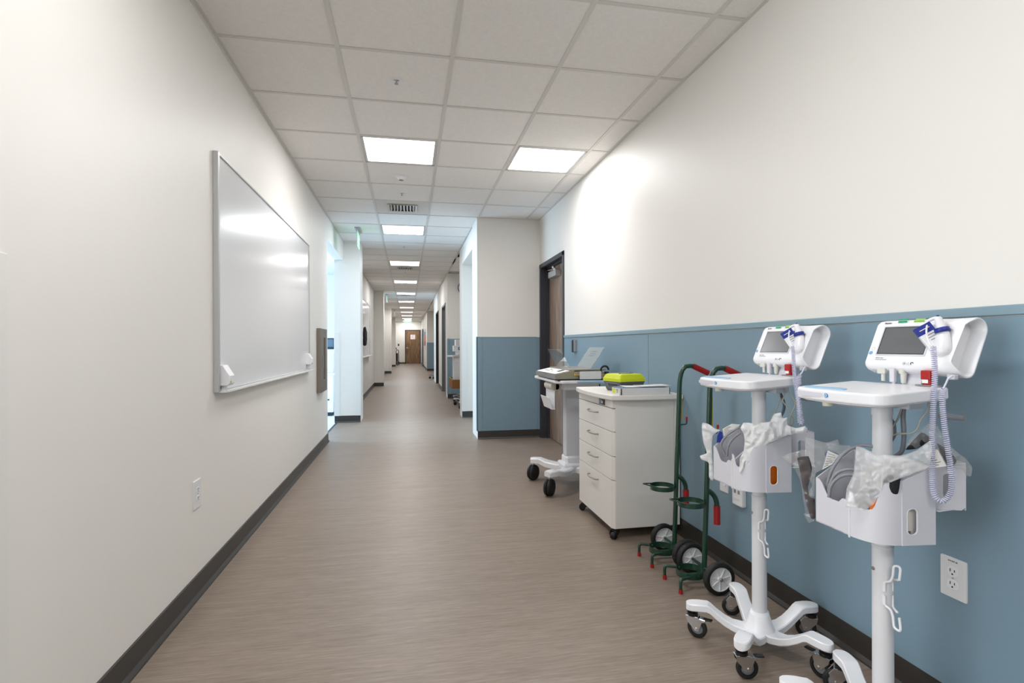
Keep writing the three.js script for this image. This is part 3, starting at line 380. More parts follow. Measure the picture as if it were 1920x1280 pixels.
function slab(pts, thick, bevel = 0.0015) { const g = extrude(poly(pts), thick, bevel, 1); g.translate(0, 0, -thick / 2); return g; }
// a soft thing standing in its own upright plane; its group sits at its lowest point
function soft(name, label, category, data, geo, material, group, push = 0) {
  const y0 = Math.min(...data.p.map((p) => p[1])), n = V3(Math.sin(data.ry), 0, Math.cos(data.ry));
  geo.translate(0, -y0, 0);
  const m = obj(name, geo, material); m.position.set(data.x + n.x * push, y0, -data.d + n.z * push); m.rotation.y = data.ry; return tag(m, label, category, group);
}
const onPlane = (data, p, push = 0) => V3(data.x + Math.cos(data.ry) * p[0] + Math.sin(data.ry) * push, p[1], -data.d - Math.sin(data.ry) * p[0] + Math.cos(data.ry) * push);
const planeTube = (data, r, seg = 40, push = 0) => tube(data.p.map((p) => onPlane(data, p, push)), r, seg, 8);
// round bar through many points, frames carried along
function sweep(pts, r, rad = 5) {
  const n = pts.length, loops = []; let nor = null;
  for (let i = 0; i < n; i++) { const tg = pts[Math.min(n - 1, i + 1)].clone().sub(pts[Math.max(0, i - 1)]).normalize(); if (!nor) nor = V3(0.3, 0.2, 0.9); nor = nor.clone().addScaledVector(tg, -nor.dot(tg)).normalize(); const bi = tg.clone().cross(nor); const l = []; for (let k = 0; k < rad; k++) { const a = k / rad * 2 * Math.PI; l.push(pts[i].clone().addScaledVector(nor, Math.cos(a) * r).addScaledVector(bi, Math.sin(a) * r)); } loops.push(l); }
  return loft(loops, true, true, 2.0);
}
// a coiled cord along a path
function coil(pts, R0, r, pitch) {
  const c = new THREE.CatmullRomCurve3(pts, false, 'centripetal'), len = c.getLength(), turns = Math.round(len / pitch), N = turns * 9, out = []; let nor = V3(0.3, 0.1, 0.9);
  for (let i = 0; i <= N; i++) { const t = i / N, p = c.getPointAt(t), tg = c.getTangentAt(t); nor = nor.clone().addScaledVector(tg, -nor.dot(tg)).normalize(); const bi = tg.clone().cross(nor), a = t * turns * Math.PI * 2; out.push(p.addScaledVector(nor, Math.cos(a) * R0).addScaledVector(bi, Math.sin(a) * R0)); }
  return sweep(out, r);
}
const screenMat = mat('#686a6d', 0.25, 0, { clearcoat: 0.4, clearcoatRoughness: 0.15 });
const inkGrey = mat('#a0a3aa', 0.6), inkDark = mat('#2b2f45', 0.6), inkRed = mat('#b23a3a', 0.6), lineInk = mat('#34343a', 0.7);
const greenSticker = mat('#18a874', 0.5), limeSticker = mat('#93cf3c', 0.5);

function vitalsCart(cx, cd, twist, label, P) {
  const t = thing('vital_signs_cart', label, 'medical cart', [cx, 0, -cd], -84 * deg, 'rolling vital signs carts');
  // base: hub and five legs (angles measured in the corridor plan), then casters
  const hub = lathe([[0.0, 0.05], [0.05, 0.05], [0.06, 0.058], [0.06, 0.068], [0.052, 0.082], [0.044, 0.1], [0.036, 0.128], [0.032, 0.142], [0.0, 0.142]], 32);
  obj('base_hub', hub, M.white, t);
  const leg = legGeo();
  [5, 77, 149, 221, 293].forEach((a, i) => {
    const ang = (a + twist) * deg + (84 * deg) * 0;               // plan angle, x towards the wall, d away
    const w = V3(Math.cos(ang), 0, -Math.sin(ang)).applyAxisAngle(V3(0, 1, 0), 84 * deg);  // into the cart's own axes
    const turn = Math.atan2(-w.z, w.x);
    const m = obj('leg', leg, M.white, t); m.rotation.y = turn;
    const r = 0.243; addCaster(t, w.x * r, w.z * r, turn + [2.4, 1.2, 2.9, 2.2, 3.0][i], { brake: i !== 1, top: 0.11 });
  });
  obj('pole', [cyl(0.0265, 0.44, 0, 0.36, 0, 'y', 28), cyl(0.0245, 0.44, 0, 0.79, 0, 'y', 28), lathe([[0.0245, 0.575], [0.0275, 0.576], [0.0275, 0.583], [0.0245, 0.584]], 28)], M.cool, t);
  obj('pole_screw', [cyl(0.0055, 0.004, -0.007, 0.516, 0.0262, 'z', 14), lbox(0.008, 0.0012, 0.001, -0.007, 0.516, 0.0283, 0)], M.chrome, t);
  // cable hooks on the right of the pole
  for (const [y, s] of [[0.488, 1], [0.42, -1]]) {
    const k = (a) => y + s * a;
    obj('cable_hook', [pipe([[0.02, k(-0.028), 0.018], [0.02, k(0.0), 0.018], [0.034, k(0.004), 0.014], [0.04, k(0.022), 0.012], [0.042, k(0.052), 0.012], [0.056, k(0.056), 0.01], [0.06, k(0.05), 0.01], [0.058, k(0.018), 0.012]], 0.0035, 0.008, 8), pipe([[0.024, k(-0.028), -0.006], [0.026, k(0.006), -0.004], [0.044, k(0.012), 0.0]], 0.0035, 0.008, 8), lbox(0.006, 0.03, 0.004, 0.018, k(-0.016), 0.02)], M.white, t);
  }
  // work surface, tipped slightly towards the user
  const ty = 1.037, tz = 0.038, pitch = 0.056;
  const place = (g) => { g.rotateX(pitch); g.translate(-0.018, ty, tz); return g; };
  const plan = (ins) => { const w = 0.147 - ins, f = 0.128 - ins, b = 0.122 - ins, s = new THREE.Shape(); s.moveTo(-w + 0.02, b); s.lineTo(w - 0.02, b); s.quadraticCurveTo(w, b, w, b - 0.02); s.lineTo(w, -f + 0.05); s.quadraticCurveTo(w, -f + 0.004, w - 0.05, -f); s.quadraticCurveTo(0, -f - 0.012, -w + 0.05, -f); s.quadraticCurveTo(-w, -f + 0.004, -w, -f + 0.05); s.lineTo(-w, b - 0.02); s.quadraticCurveTo(-w, b, -w + 0.02, b); return s; };
  const top = extrude(plan(0), 0.02, 0.006, 3); top.rotateX(-Math.PI / 2); top.translate(0, -0.028, 0); top.rotateY(0);
  // Shape y runs to -z after the turn: front (small y) is +z
  const lower = extrude(plan(0.012), 0.008, 0.003, 2); lower.rotateX(-Math.PI / 2); lower.translate(0, -0.036, 0);
  const tray = obj('work_surface', [place(top), place(lower)], M.white, t);
  const pan = lathe([[0.0, -0.054], [0.06, -0.053], [0.09, -0.048], [0.115, -0.036], [0.116, -0.03]], 36); pan.scale(1.14, 1, 0.98);
  obj('tray_bracket', [place(pan), cyl(0.0265, 0.03, 0, 0.97, 0)], M.cool, tray);
  const groove = extrude(roundRect(0.135, 0.026, 0.012), 0.002, 0.0006, 1); groove.rotateX(-Math.PI / 2); groove.translate(-0.055, -0.0013, 0.092); obj('pen_groove', place(groove), M.skyBlue, tray);
  const dot = cyl(0.0062, 0.002, -0.012, -0.016, 0.135, 'z', 20); obj('power_mark', place(dot), mat('#4f96cc', 0.4), tray);
  const ring = new THREE.TorusGeometry(0.003, 0.0008, 6, 16); ring.translate(-0.012, -0.016, 0.1365); obj('mark_ring', place(ring), M.white, tray);
  const lid = extrude(roundRect(0.09, 0.012, 0.005), 0.0008); lid.translate(-0.07, -0.016, 0.1335); obj('drawer_lid', place(lid), M.plastic, tray);
  const catchB = [cyl(0.014, 0.014, -0.04, -0.044, 0.1, 'y', 16)]; obj('catch', place(join(catchB)), M.ivory, tray);
  const slot = extrude(roundRect(0.07, 0.016, 0.007), 0.003); slot.rotateX(-Math.PI / 2); slot.translate(0.1, -0.001, -0.105); obj('handle_slot', place(slot), M.grey, tray);
  // monitor on its bracket: x right, s up the tilted face, n out of the face
  const tau = 0.433, ct = Math.cos(tau), sn = Math.sin(tau);
  const MX = new THREE.Matrix4().makeBasis(V3(1, 0, 0), V3(0, ct, -sn), V3(0, sn, ct)).setPosition(0, 1.168, -0.1);
  const onM = (g) => g.applyMatrix4(MX);
  obj('monitor_arm', [loft([0, 1, 2, 3].map((k) => { const y = 0.985 + k * 0.04, z = -0.075 - k * 0.016, w = 0.03 - k * 0.002; return [[-w, -0.012], [w, -0.012], [w, 0.012], [-w, 0.012]].map(([a, b]) => V3(a + 0.02, y, z + b)); }), true, true, 0.5), lbox(0.09, 0.02, 0.06, 0.01, 0.985, -0.06)], M.plastic, t);
  const prof = (s0, s1, n0, n1, r, x, dx) => { const L_ = []; const q = (cs, cn, a0) => { for (let k = 0; k <= 7; k++) { const a = a0 + k / 7 * Math.PI / 2; L_.push([cs + Math.cos(a) * r, cn + Math.sin(a) * r]); } }; q(s1 - r, n1 - r, 0); q(s0 + r, n1 - r, Math.PI / 2); q(s0 + r, n0 + r, Math.PI); q(s1 - r, n0 + r, 1.5 * Math.PI); return L_.map(([s, n]) => V3(x + (dx ? dx(s, n) : 0), s, n)); };
  const S0 = -0.09, S1 = 0.076, N0 = -0.066, N1 = 0;
  const scoop = (s, n) => { const f = THREE.MathUtils.smoothstep(n, -0.04, 0.0), g = 1 - Math.pow(Math.min(1, Math.abs(s + 0.012) / 0.075), 3); return -0.03 * f * Math.max(0, g); };
  const body = loft([prof(S0 + 0.02, S1 - 0.02, N0 + 0.02, N1 - 0.012, 0.012, -0.116), prof(S0 + 0.008, S1 - 0.008, N0 + 0.01, N1 - 0.004, 0.016, -0.1145), prof(S0 + 0.002, S1 - 0.002, N0 + 0.003, N1 - 0.0008, 0.02, -0.108), prof(S0, S1, N0, N1, 0.022, -0.098), prof(S0, S1, N0, N1, 0.022, 0.05), prof(S0, S1, N0, N1, 0.028, 0.09), prof(S0 - 0.003, S1 + 0.002, N0, N1 + 0.001, 0.031, 0.152, scoop), prof(S0 - 0.002, S1 + 0.001, N0 + 0.001, N1, 0.03, 0.156, scoop), prof(S0 + 0.001, S1 - 0.002, N0 + 0.004, N1 - 0.003, 0.028, 0.156, scoop), prof(S0 + 0.003, S1 - 0.004, N0 + 0.006, N1 - 0.005, 0.026, 0.151, scoop), prof(S0 + 0.005, S1 - 0.006, N0 + 0.008, N1 - 0.007, 0.024, 0.118)].map((l) => l.reverse()), true, true, 0.55);
  const mon = obj('monitor', onM(body), M.white, t);
  const bez = extrude(roundRect(0.149, 0.098, 0.004, -0.011, 0), 0.0016, 0.0006, 1); obj('screen_bezel', onM(bez), M.plastic, mon);
  obj('screen_rim', onM(lbox(0.1405, 0.0895, 0.002, -0.011, 0, 0.0014, 0)), M.black, mon);
  obj('screen', onM(lbox(0.136, 0.085, 0.0024, -0.010, -0.0005, 0.0016, 0)), screenMat, mon);
  const put = (g, x, s, n = 0.0002, rz = 0) => { if (rz) g.rotateZ(rz); g.translate(x, s, n); return onM(g); };
  obj('maker_name', put(text('Baxter', 0.0048), -0.078, 0.0595), inkDark, mon);
  obj('model_name', [put(text('Welch Allyn', 0.0032), -0.069, -0.057), put(text('Connex Spot Monitor', 0.0026), -0.063, -0.0625)], inkGrey, mon);
  const btn = new THREE.TorusGeometry(0.0048, 0.0011, 8, 24); obj('power_button', [put(btn, -0.1025, -0.04), put(cyl(0.0034, 0.001, 0, 0, 0, 'z', 16), -0.1025, -0.04)], mat('#7fb4e0', 0.4), mon);
  const ov = new THREE.TorusGeometry(0.0052, 0.0003, 6, 20); obj('alarm_button', put(ov, -0.0985, -0.026), M.grey, mon);
  const st1 = extrude(roundRect(0.027, 0.007, 0.001), 0.0003), st2 = extrude(roundRect(0.03, 0.006, 0.001), 0.0003);
  obj('green_sticker', [put(st1, -0.0345, 0.0625, 0.0004), put(extrude(roundRect(0.026, 0.004, 0.001), 0.0003), -0.033, 0.0705, -0.001)], greenSticker, mon);
  obj('lime_sticker', [put(st2, 0.0145, 0.0625, 0.0004), put(extrude(roundRect(0.028, 0.003, 0.001), 0.0003), 0.016, 0.07, -0.0008)], limeSticker, mon);
  const dash = [], dash2 = []; for (let k = 0; k < 5; k++) dash.push(put(lbox(0.003, 0.0016, 0.0003, 0, 0, 0, 0), 0.003 + k * 0.0055, 0.0625, 0.0009)); for (let k = 0; k < 4; k++) dash2.push(put(lbox(0.004, 0.0012, 0.0003, 0, 0, 0, 0), -0.043 + k * 0.006, 0.0625, 0.0009)); obj('lime_sticker_print', dash, lineInk, mon); obj('green_sticker_print', dash2, lineInk, mon);
  const ic = [new THREE.TorusGeometry(0.0042, 0.0004, 6, 20)]; ic[0].translate(0.012, -0.0725, 0.0004); const tri3 = new THREE.TorusGeometry(0.0045, 0.0004, 4, 3); tri3.rotateZ(Math.PI / 2); tri3.translate(0.0235, -0.0735, 0.0004); obj('symbols', [onM(ic[0]), onM(tri3)], M.grey, mon);
  obj('blue_symbol', [put(new THREE.TorusGeometry(0.0034, 0.001, 6, 14, 4.2), 0.034, -0.072, 0.0004), put(cyl(0.0014, 0.0006, 0, 0, 0, 'z', 10), 0.0125, -0.0725, 0.0003)], inkDark, mon);
  // thermometer well, probe and probe cover box on the right of the face
  const ax = (g) => { g.rotateX(0.45); g.rotateZ(0.32); return g; };
  const bulge = lathe([[0.0, 0.003], [0.0145, 0.003], [0.0165, -0.003], [0.0185, -0.016], [0.0225, -0.038], [0.0235, -0.052], [0.018, -0.064], [0.0, -0.07]], 28); bulge.scale(1, 1, 0.75); bulge.rotateX(0.16); bulge.rotateZ(0.14); obj('probe_well', put(bulge, 0.099, 0.018, 0.0115), M.white, mon);
  const blueRing = ax(lathe([[0.0125, -0.003], [0.0182, -0.003], [0.0192, 0.002], [0.0178, 0.004], [0.0186, 0.0075], [0.017, 0.0095], [0.0115, 0.0095]], 24)); obj('well_ring', put(blueRing, 0.099, 0.021, 0.0145), M.royal, mon);
  const probe = ax(loft([[0, 0.0132], [0.006, 0.0122], [0.015, 0.0104], [0.024, 0.0095], [0.031, 0.0088], [0.0345, 0.0055]].map(([h, r]) => { const L2 = []; for (let k = 0; k < 14; k++) { const a = k / 14 * 2 * Math.PI; L2.push(V3(Math.cos(a) * r, h, -Math.sin(a) * r)); } return L2; }), true, true, 0.7));
  const pr = obj('thermometer_probe', put(probe, 0.0975, 0.027, 0.0175), M.white, mon);
  const neck = pipe([[0.088, 0.055, 0.031], [0.078, 0.05, 0.036], [0.069, 0.04, 0.039]], 0.0048, 0.01, 8); obj('probe_neck', onM(neck), M.white, pr);
  obj('probe_button', put(ax(cyl(0.0042, 0.003, 0, 0, 0, 'y', 12)), 0.0865, 0.0595, 0.0325), M.royal, pr);
  const bx = (w, h, d, x, y, z) => { const g = lbox(w, h, d, x, y, z, 0.0012); g.rotateY(0.45); g.rotateX(0.7); g.rotateZ(0.6); g.translate(0.068, 0.01, 0.026); return onM(g); };
  const cover = obj('probe_cover_box', bx(0.042, 0.046, 0.024, 0.0, -0.022, 0), M.white, mon);
  obj('box_top', bx(0.0426, 0.025, 0.0246, 0.0, 0.0125, 0), M.royal, cover);
  const marks = []; for (let k = 0; k < 4; k++) marks.push(bx(0.022 - k * 0.003, 0.0014, 0.0006, 0.004, -0.006 - k * 0.0075, 0.0123)); obj('box_print', marks, inkDark, cover);
  obj('box_stripe', [bx(0.026, 0.0022, 0.0006, 0.0, 0.013, 0.0126)], M.white, cover); obj('red_print', [bx(0.006, 0.004, 0.0006, -0.012, -0.038, 0.0123)], inkRed, cover);
  // plugs under the monitor
  obj('plug', [lbox(0.026, 0.018, 0.016, -0.058, 1.078, -0.075), cyl(0.006, 0.024, -0.056, 1.06, -0.076), cyl(0.004, 0.03, -0.073, 1.084, -0.075, 'x', 10)], M.plug, mon);
  obj('plug', [lbox(0.015, 0.042, 0.013, -0.022, 1.067, -0.07), cyl(0.0045, 0.03, -0.021, 1.04, -0.072, 'y', 12)], M.plastic, mon);
  obj('plug', [cyl(0.009, 0.016, 0.0, 1.08, -0.078), cyl(0.0065, 0.03, 0.002, 1.06, -0.08, 'y', 14, 0.0085)], M.plug, mon);
  obj('hose_connector', [lbox(0.027, 0.026, 0.02, 0.079, 1.072, -0.068), lbox(0.022, 0.02, 0.018, 0.08, 1.05, -0.07), cyl(0.009, 0.024, 0.081, 1.032, -0.07)], M.red, mon);
  obj('connector_label', lbox(0.016, 0.01, 0.001, 0.078, 1.055, -0.0595, 0), M.paper, mon);
  obj('side_clip', [lbox(0.02, 0.014, 0.016, 0.142, 1.07, -0.07)], M.plastic, mon);
  obj('probe_lead', [cyl(0.009, 0.05, 0.1, 0.955, -0.14, 'x', 16, 0.0065), cyl(0.0095, 0.014, 0.068, 0.957, -0.14, 'x', 16)], M.grey, t);
  // cords
  const C0 = P.coil.p.map((p) => onPlane(P.coil, p));
  obj('coiled_cord', toLocal(coil(C0, 0.0058, 0.0016, 0.0054), t), M.coil, mon);
  obj('cord_end', toLocal(planeTube(P.tail, 0.0024, 16), t), M.coil, mon);
  const s0 = V3(0.069, 0.04, 0.039).applyMatrix4(MX), e0 = C0[0].clone().applyMatrix4(t.matrixWorld.clone().invert());
  obj('cord_start', tube([s0, s0.clone().lerp(e0, 0.3).add(V3(-0.004, -0.012, 0.004)), s0.clone().lerp(e0, 0.75).add(V3(-0.004, -0.01, 0.0)), e0], 0.0024, 18), M.white, mon);
  P.cables.forEach(([d, r, m]) => obj('cable', toLocal(planeTube(d, r), t), m, t));
  // bins around the pole
  const yb = 0.622, th = 0.0028, wallPts = [];
  const corner = (a, b, c, k) => { const o = []; for (let i = 0; i <= 8; i++) { const u = i / 8, x = (1 - u) * (1 - u) * a[0] + 2 * u * (1 - u) * b[0] + u * u * c[0], z = (1 - u) * (1 - u) * a[1] + 2 * u * (1 - u) * b[1] + u * u * c[1]; o.push([x, z]); } return o; };
  const ribbon = (pts) => { const n = pts.length, loops = pts.map(([x, z, y1, y0 = yb], i) => { const a = pts[Math.max(0, i - 1)], b = pts[Math.min(n - 1, i + 1)], tx = b[0] - a[0], tz2 = b[1] - a[1], l = Math.hypot(tx, tz2) || 1, nx = tz2 / l * th, nz = -tx / l * th; return [V3(x, y0, z), V3(x, y1, z), V3(x + nx, y1, z + nz), V3(x + nx, y0, z + nz)]; }); return loft(loops, true, true, 0.5); };
  const lf = (y) => y;
  // left bin front with its dipped rim
  const dip = (u) => 0.754 - 0.048 * THREE.MathUtils.smoothstep(u, 0.06, 0.45) + 0.014 * THREE.MathUtils.smoothstep(u, 0.68, 0.82) - 0.006 * THREE.MathUtils.smoothstep(u, 0.86, 1.0);
  const fl = []; for (let k = 0; k <= 24; k++) { const u = k / 24; fl.push([-0.127 + 0.127 * u, 0.108 + 0.015 * u, dip(u)]); }
  const sideW = []; for (let k = 0; k <= 8; k++) { const u = k / 8; sideW.push([-0.127 - 0.004 * u, 0.108 - 0.15 * u, 0.754 + 0.075 * u]); }
  const bin = obj('bin', [ribbon(fl), ribbon(sideW.reverse())], M.plastic, t);
  // front bin: low cut-away that climbs to the right
  const fr = [[0.0, 0.123, 0.748], [0.01, 0.1235, 0.744], [0.017, 0.1235, 0.722], [0.023, 0.1232, 0.71], [0.03, 0.1225, 0.706]];
  const arc = []; { const a = [0.03, 0.1225], c1 = [0.068, 0.1195], c2 = [0.092, 0.098], b = [0.1, 0.058]; for (let i = 1; i <= 16; i++) { const u = i / 16, w = 1 - u; arc.push([w * w * w * a[0] + 3 * w * w * u * c1[0] + 3 * w * u * u * c2[0] + u * u * u * b[0], w * w * w * a[1] + 3 * w * w * u * c1[1] + 3 * w * u * u * c2[1] + u * u * u * b[1]]); } }
  const rise = (u) => 0.706 + 0.07 * THREE.MathUtils.smoothstep(u, 0.3, 0.62) + 0.018 * u;
  arc.forEach((p, i) => fr.push([p[0], p[1], rise((i + 1) / 16)]));
  obj('bin_front', [ribbon(fr)], M.plastic, bin);
  obj('bin_seam', lbox(0.006, 0.11, 0.004, 0.0, yb + 0.05, 0.1225, 0.001), M.cool, bin);
  { // right-hand wall with its oval slot
    const a = [0.1, 0.058], b = [0.12, -0.035], len = Math.hypot(b[0] - a[0], b[1] - a[1]);
    const s = poly([[0, yb], [len, yb], [len, 0.824], [len * 0.7, 0.82], [0, 0.794]]); const hole = roundRect(0.028, 0.068, 0.0138, len * 0.3, 0.685, THREE.Path); s.holes.push(hole);
    const g = extrude(s, th, 0, 1, 6); g.rotateY(-Math.atan2(b[1] - a[1], b[0] - a[0])); g.translate(a[0], 0, a[1]);
    const g2 = g.clone(); obj('bin_side', g2, M.plastic, bin);
    const rim = roundRect(0.0312, 0.0712, 0.0154, len * 0.3, 0.685); rim.holes.push(roundRect(0.0276, 0.0676, 0.0137, len * 0.3, 0.685, THREE.Path)); const rg = extrude(rim, th + 0.0014); rg.translate(0, 0, -0.0007); rg.rotateY(-Math.atan2(b[1] - a[1], b[0] - a[0])); rg.translate(a[0], 0, a[1]); obj('slot_rim', rg, M.white, bin);
  }
  obj('bin_back', [ribbon([[-0.131, -0.042, 0.829], [-0.06, -0.048, 0.835], [0.02, -0.045, 0.838], [0.12, -0.035, 0.826]]), ribbon([[0.0, 0.118, 0.72], [0.006, 0.04, 0.78], [0.004, -0.045, 0.83]])], M.plastic, bin);
  const fp = poly([[-0.127, -0.108], [0.0, -0.123], [0.055, -0.115], [0.088, -0.09], [0.099, -0.058], [0.12, 0.035], [-0.13, 0.042]]); const fg = extrude(fp, 0.003); fg.rotateX(-Math.PI / 2); fg.translate(0, yb, 0); obj('bin_floor', fg, M.plastic, bin);
  // smaller bin on the right behind
  { const s = poly([[0, 0.71], [0.082, 0.71], [0.092, 0.72], [0.092, 0.838], [0, 0.83]]); s.holes.push(roundRect(0.024, 0.066, 0.0118, 0.05, 0.775, THREE.Path)); const g = extrude(s, th, 0.0005, 1); g.rotateY(62 * deg); g.translate(0.095, 0, -0.04);
    const s2 = poly([[0, 0.71], [0.1, 0.71], [0.1, 0.838], [0, 0.838]]); const g3 = extrude(s2, th); g3.rotateY(160 * deg); g3.translate(0.138, 0, -0.121);
    obj('rear_bin', [g, g3, lbox(0.09, 0.003, 0.075, 0.082, 0.711, -0.078)], M.plastic, t); }
  return t;
}
const cart1 = vitalsCart(1.317, 1.85, 0, 'white rolling vital signs cart beside the green cylinder carts', { coil: PATHS.coil1, tail: PATHS.coil1t, cables: [[PATHS.c1big, 0.0052, M.slate], [PATHS.c1t1, 0.0024, M.beigeCable], [PATHS.c1t2, 0.0024, M.beigeCable], [PATHS.c1t3, 0.0028, M.beigeCable]] });
const cart2 = vitalsCart(1.335, 1.32, -4.5, 'white rolling vital signs cart nearest the viewer, by the wall outlet', { coil: PATHS.coil2, tail: PATHS.coil2t, cables: [[PATHS.c2big, 0.0062, M.greyCable], [PATHS.c2t1, 0.0026, M.beigeCable], [PATHS.c2t2, 0.0024, M.beigeCable], [PATHS.c2t3, 0.004, M.greyCable]] });
// ---- contents of the bins
function hoseCoil(list, r, label) { const g = list.map((d, i) => planeTube(d, r, 40, i * 0.006)); const m = obj('pressure_hose', join(g), M.grey); return tag(m, label, 'hose'); }
hoseCoil([PATHS.h2a, PATHS.h2b, PATHS.h2c], 0.0048, 'grey blood pressure hose coiled in the bin of the nearer cart');
hoseCoil([PATHS.h1a, PATHS.h1b], 0.0048, 'grey blood pressure hose arched in the bin of the farther cart');
soft('cuff_bag', 'clear bag around the dark brown cuff hanging outside the nearer bin', 'plastic bag', BAGS.cuffBag, pillow(BAGS.cuffBag.p, 0.008, 51, 0.003), M.bagClear);
soft('pressure_cuff', 'dark brown folded cuff with white letter inside a clear bag', 'cuff', BAGS.cuff, join(pillow(BAGS.cuff.p, 0.003, 52, 0.002), (() => { const g = join(lbox(0.0016, 0.02, 0.0006, 0, 0, 0, 0), lbox(0.008, 0.0016, 0.0006, 0, 0.01, 0, 0)); g.rotateZ(0.35); g.translate(-0.033, 0.785, 0.006); return g; })()), M.cloth);
soft('supply_bag', 'crumpled clear supply bag standing in left of nearer bin', 'plastic bag', BAGS.sideBag, pillow(BAGS.sideBag.p, 0.012, 53, 0.006), M.bag);
const printCard = (pts) => new THREE.MeshPhysicalMaterial({ color: '#dcdce4', roughness: 0.8 });
function card(name, label, data, push, lines, cat) { const t = obj(name, slab(data.p, 0.0012, 0.0003), M.paper); t.position.set(data.x + Math.sin(data.ry) * push, 0, -data.d + Math.cos(data.ry) * push); t.rotation.y = data.ry; tag(t, label, cat);
  const P0 = data.p, a = V2(...P0[0]), b = V2(...P0[1]), c = V2(...P0[P0.length - 2]), d = V2(...P0[P0.length - 1]); const bars = [];
  for (let k = 1; k < lines; k++) { const u = k / lines, l = a.clone().lerp(d, u), r = b.clone().lerp(c, u), p = l.clone().lerp(r, 0.12), q = l.clone().lerp(r, 0.55 + 0.3 * ((k * 7) % 3) / 2), g = lbox(p.distanceTo(q), 0.0013, 0.0003, 0, 0, 0, 0); g.rotateZ(Math.atan2(q.y - p.y, q.x - p.x)); g.translate((p.x + q.x) / 2, (p.y + q.y) / 2, 0.0009); bars.push(g); }
  obj('print', bars, lineInk, t); const y0 = Math.min(...P0.map((p) => p[1])); for (const m of [t, ...t.children]) m.geometry.translate(0, -y0, 0); t.position.y = y0; return t; }
card('instruction_card', 'white printed instruction card in the supply bag of nearer cart', BAGS.card2, 0.004, 7, 'card');
soft('blue_pack', 'small blue pack inside the supply bag of nearer cart', 'pack', BAGS.blue2, pillow(BAGS.blue2.p, 0.004, 54, 0.001), M.royal, null, -0.006);
const frontBag = soft('front_bag', 'milky plastic bag draped over the front of nearer bin', 'plastic bag', BAGS.frontBag, pillow(BAGS.frontBag.p, 0.007, 55, 0.0055), M.bagMid);
soft('black_cuff', 'black folded cuff showing white print in the nearer front bin', 'cuff', BAGS.blackCuff, pillow(BAGS.blackCuff.p, 0.009, 56, 0.003), M.blackCloth);
soft('orange_box', 'small orange box at the front rim of nearer bin', 'box', BAGS.orange, slab(BAGS.orange.p, 0.012), M.orange);
soft('white_carton', 'thin white carton beside the small orange box', 'carton', BAGS.strip, slab(BAGS.strip.p, 0.008), M.paper);
soft('cuff_pouch', 'large clear pouch leaning in the rear bin of nearer cart', 'plastic bag', BAGS.rightBag, pillow(BAGS.rightBag.p, 0.01, 57, 0.006), M.bag);
soft('dark_cuff', 'folded navy cuff inside the large clear pouch', 'cuff', BAGS.darkThing, pillow(BAGS.darkThing.p, 0.006, 58, 0.002), M.blackCloth);
soft('cuff_strap', 'dark strap end inside the large clear pouch', 'strap', BAGS.darkStrap, pillow(BAGS.darkStrap.p, 0.005, 59, 0.003), M.charcoal);
card('paper_insert', 'white paper insert with printed lines behind the coiled cord', BAGS.card3, 0.0, 7, 'paper');
soft('wrapper_bag', 'white plastic wrapper hanging off the left of farther bin', 'plastic bag', BAGS.bagL, pillow(BAGS.bagL.p, 0.008, 61, 0.0055), M.bagMilky);
const crumpledBag = soft('crumpled_bag', 'crumpled white plastic bag covering the front of farther bin', 'plastic bag', BAGS.bagF, pillow(BAGS.bagF.p, 0.011, 62, 0.01), M.bagMilky);
soft('blue_clip', 'small blue clip in the left of farther bin', 'clip', BAGS.blue1, slab(BAGS.blue1.p, 0.006), M.royal);
card('folded_leaflet', 'folded leaflet with printed lines standing in farther bin', BAGS.card1, 0.004, 7, 'leaflet');
// packs seen through the oval slots
function slotPack(cart, name, label, m, cat) { const p = V3(0.082, 0.627, 0.03).applyMatrix4(cart.matrixWorld); const o = thing(name, label, cat, [p.x, p.y, p.z], cart.rotation.y - 0.25); obj('pack_body', lbox(0.02, 0.09, 0.06, 0, 0.045, 0), m, o); return o; }
slotPack(cart1, 'orange_pack', 'orange pack showing through the oval slot of farther bin', M.orange, 'pack');
{ const o = slotPack(cart2, 'barcode_pack', 'white pack with barcode showing through oval slot of nearer bin', M.paper, 'pack'); const b = []; for (let k = 0; k < 9; k++) b.push(lbox(0.0006, 0.02, 0.0012 + (k % 3) * 0.0008, 0.0102, 0.018, -0.014 + k * 0.0034, 0)); obj('barcode', b, M.black, o); }

// printed sheets inside the bags, seen through the film
{ const sheetTex = (rows, vertical) => canvasTex(256, 256, (c, w, h) => { c.fillStyle = '#dedede'; c.fillRect(0, 0, w, h); c.fillStyle = '#4d4d50'; const r = rng(5); for (let k = 0; k < rows; k++) { let x = 14; while (x < 236) { const l = 6 + r() * 22; if (r() > 0.12) vertical ? c.fillRect(14 + k * (228 / rows), x, 5, l) : c.fillRect(x, 14 + k * (228 / rows), l, 5); x += l + 5; } } });
  const sh = (parent, w, h, x, y, z, rz, tex) => { const g = lbox(w, h, 0.0006, 0, 0, 0, 0); g.rotateZ(rz); g.translate(x, y, z); obj('printed_sheet', g, new THREE.MeshPhysicalMaterial({ map: tex, roughness: 0.8 }), parent); };
  sh(frontBag, 0.05, 0.06, 0.04, 0.092, 0.002, -0.05, sheetTex(16, true)); sh(frontBag, 0.045, 0.03, 0.088, 0.136, 0.0, 0.1, sheetTex(14, true));
  sh(crumpledBag, 0.055, 0.018, 0.125, 0.142, 0.002, 0.42, sheetTex(5, false)); }

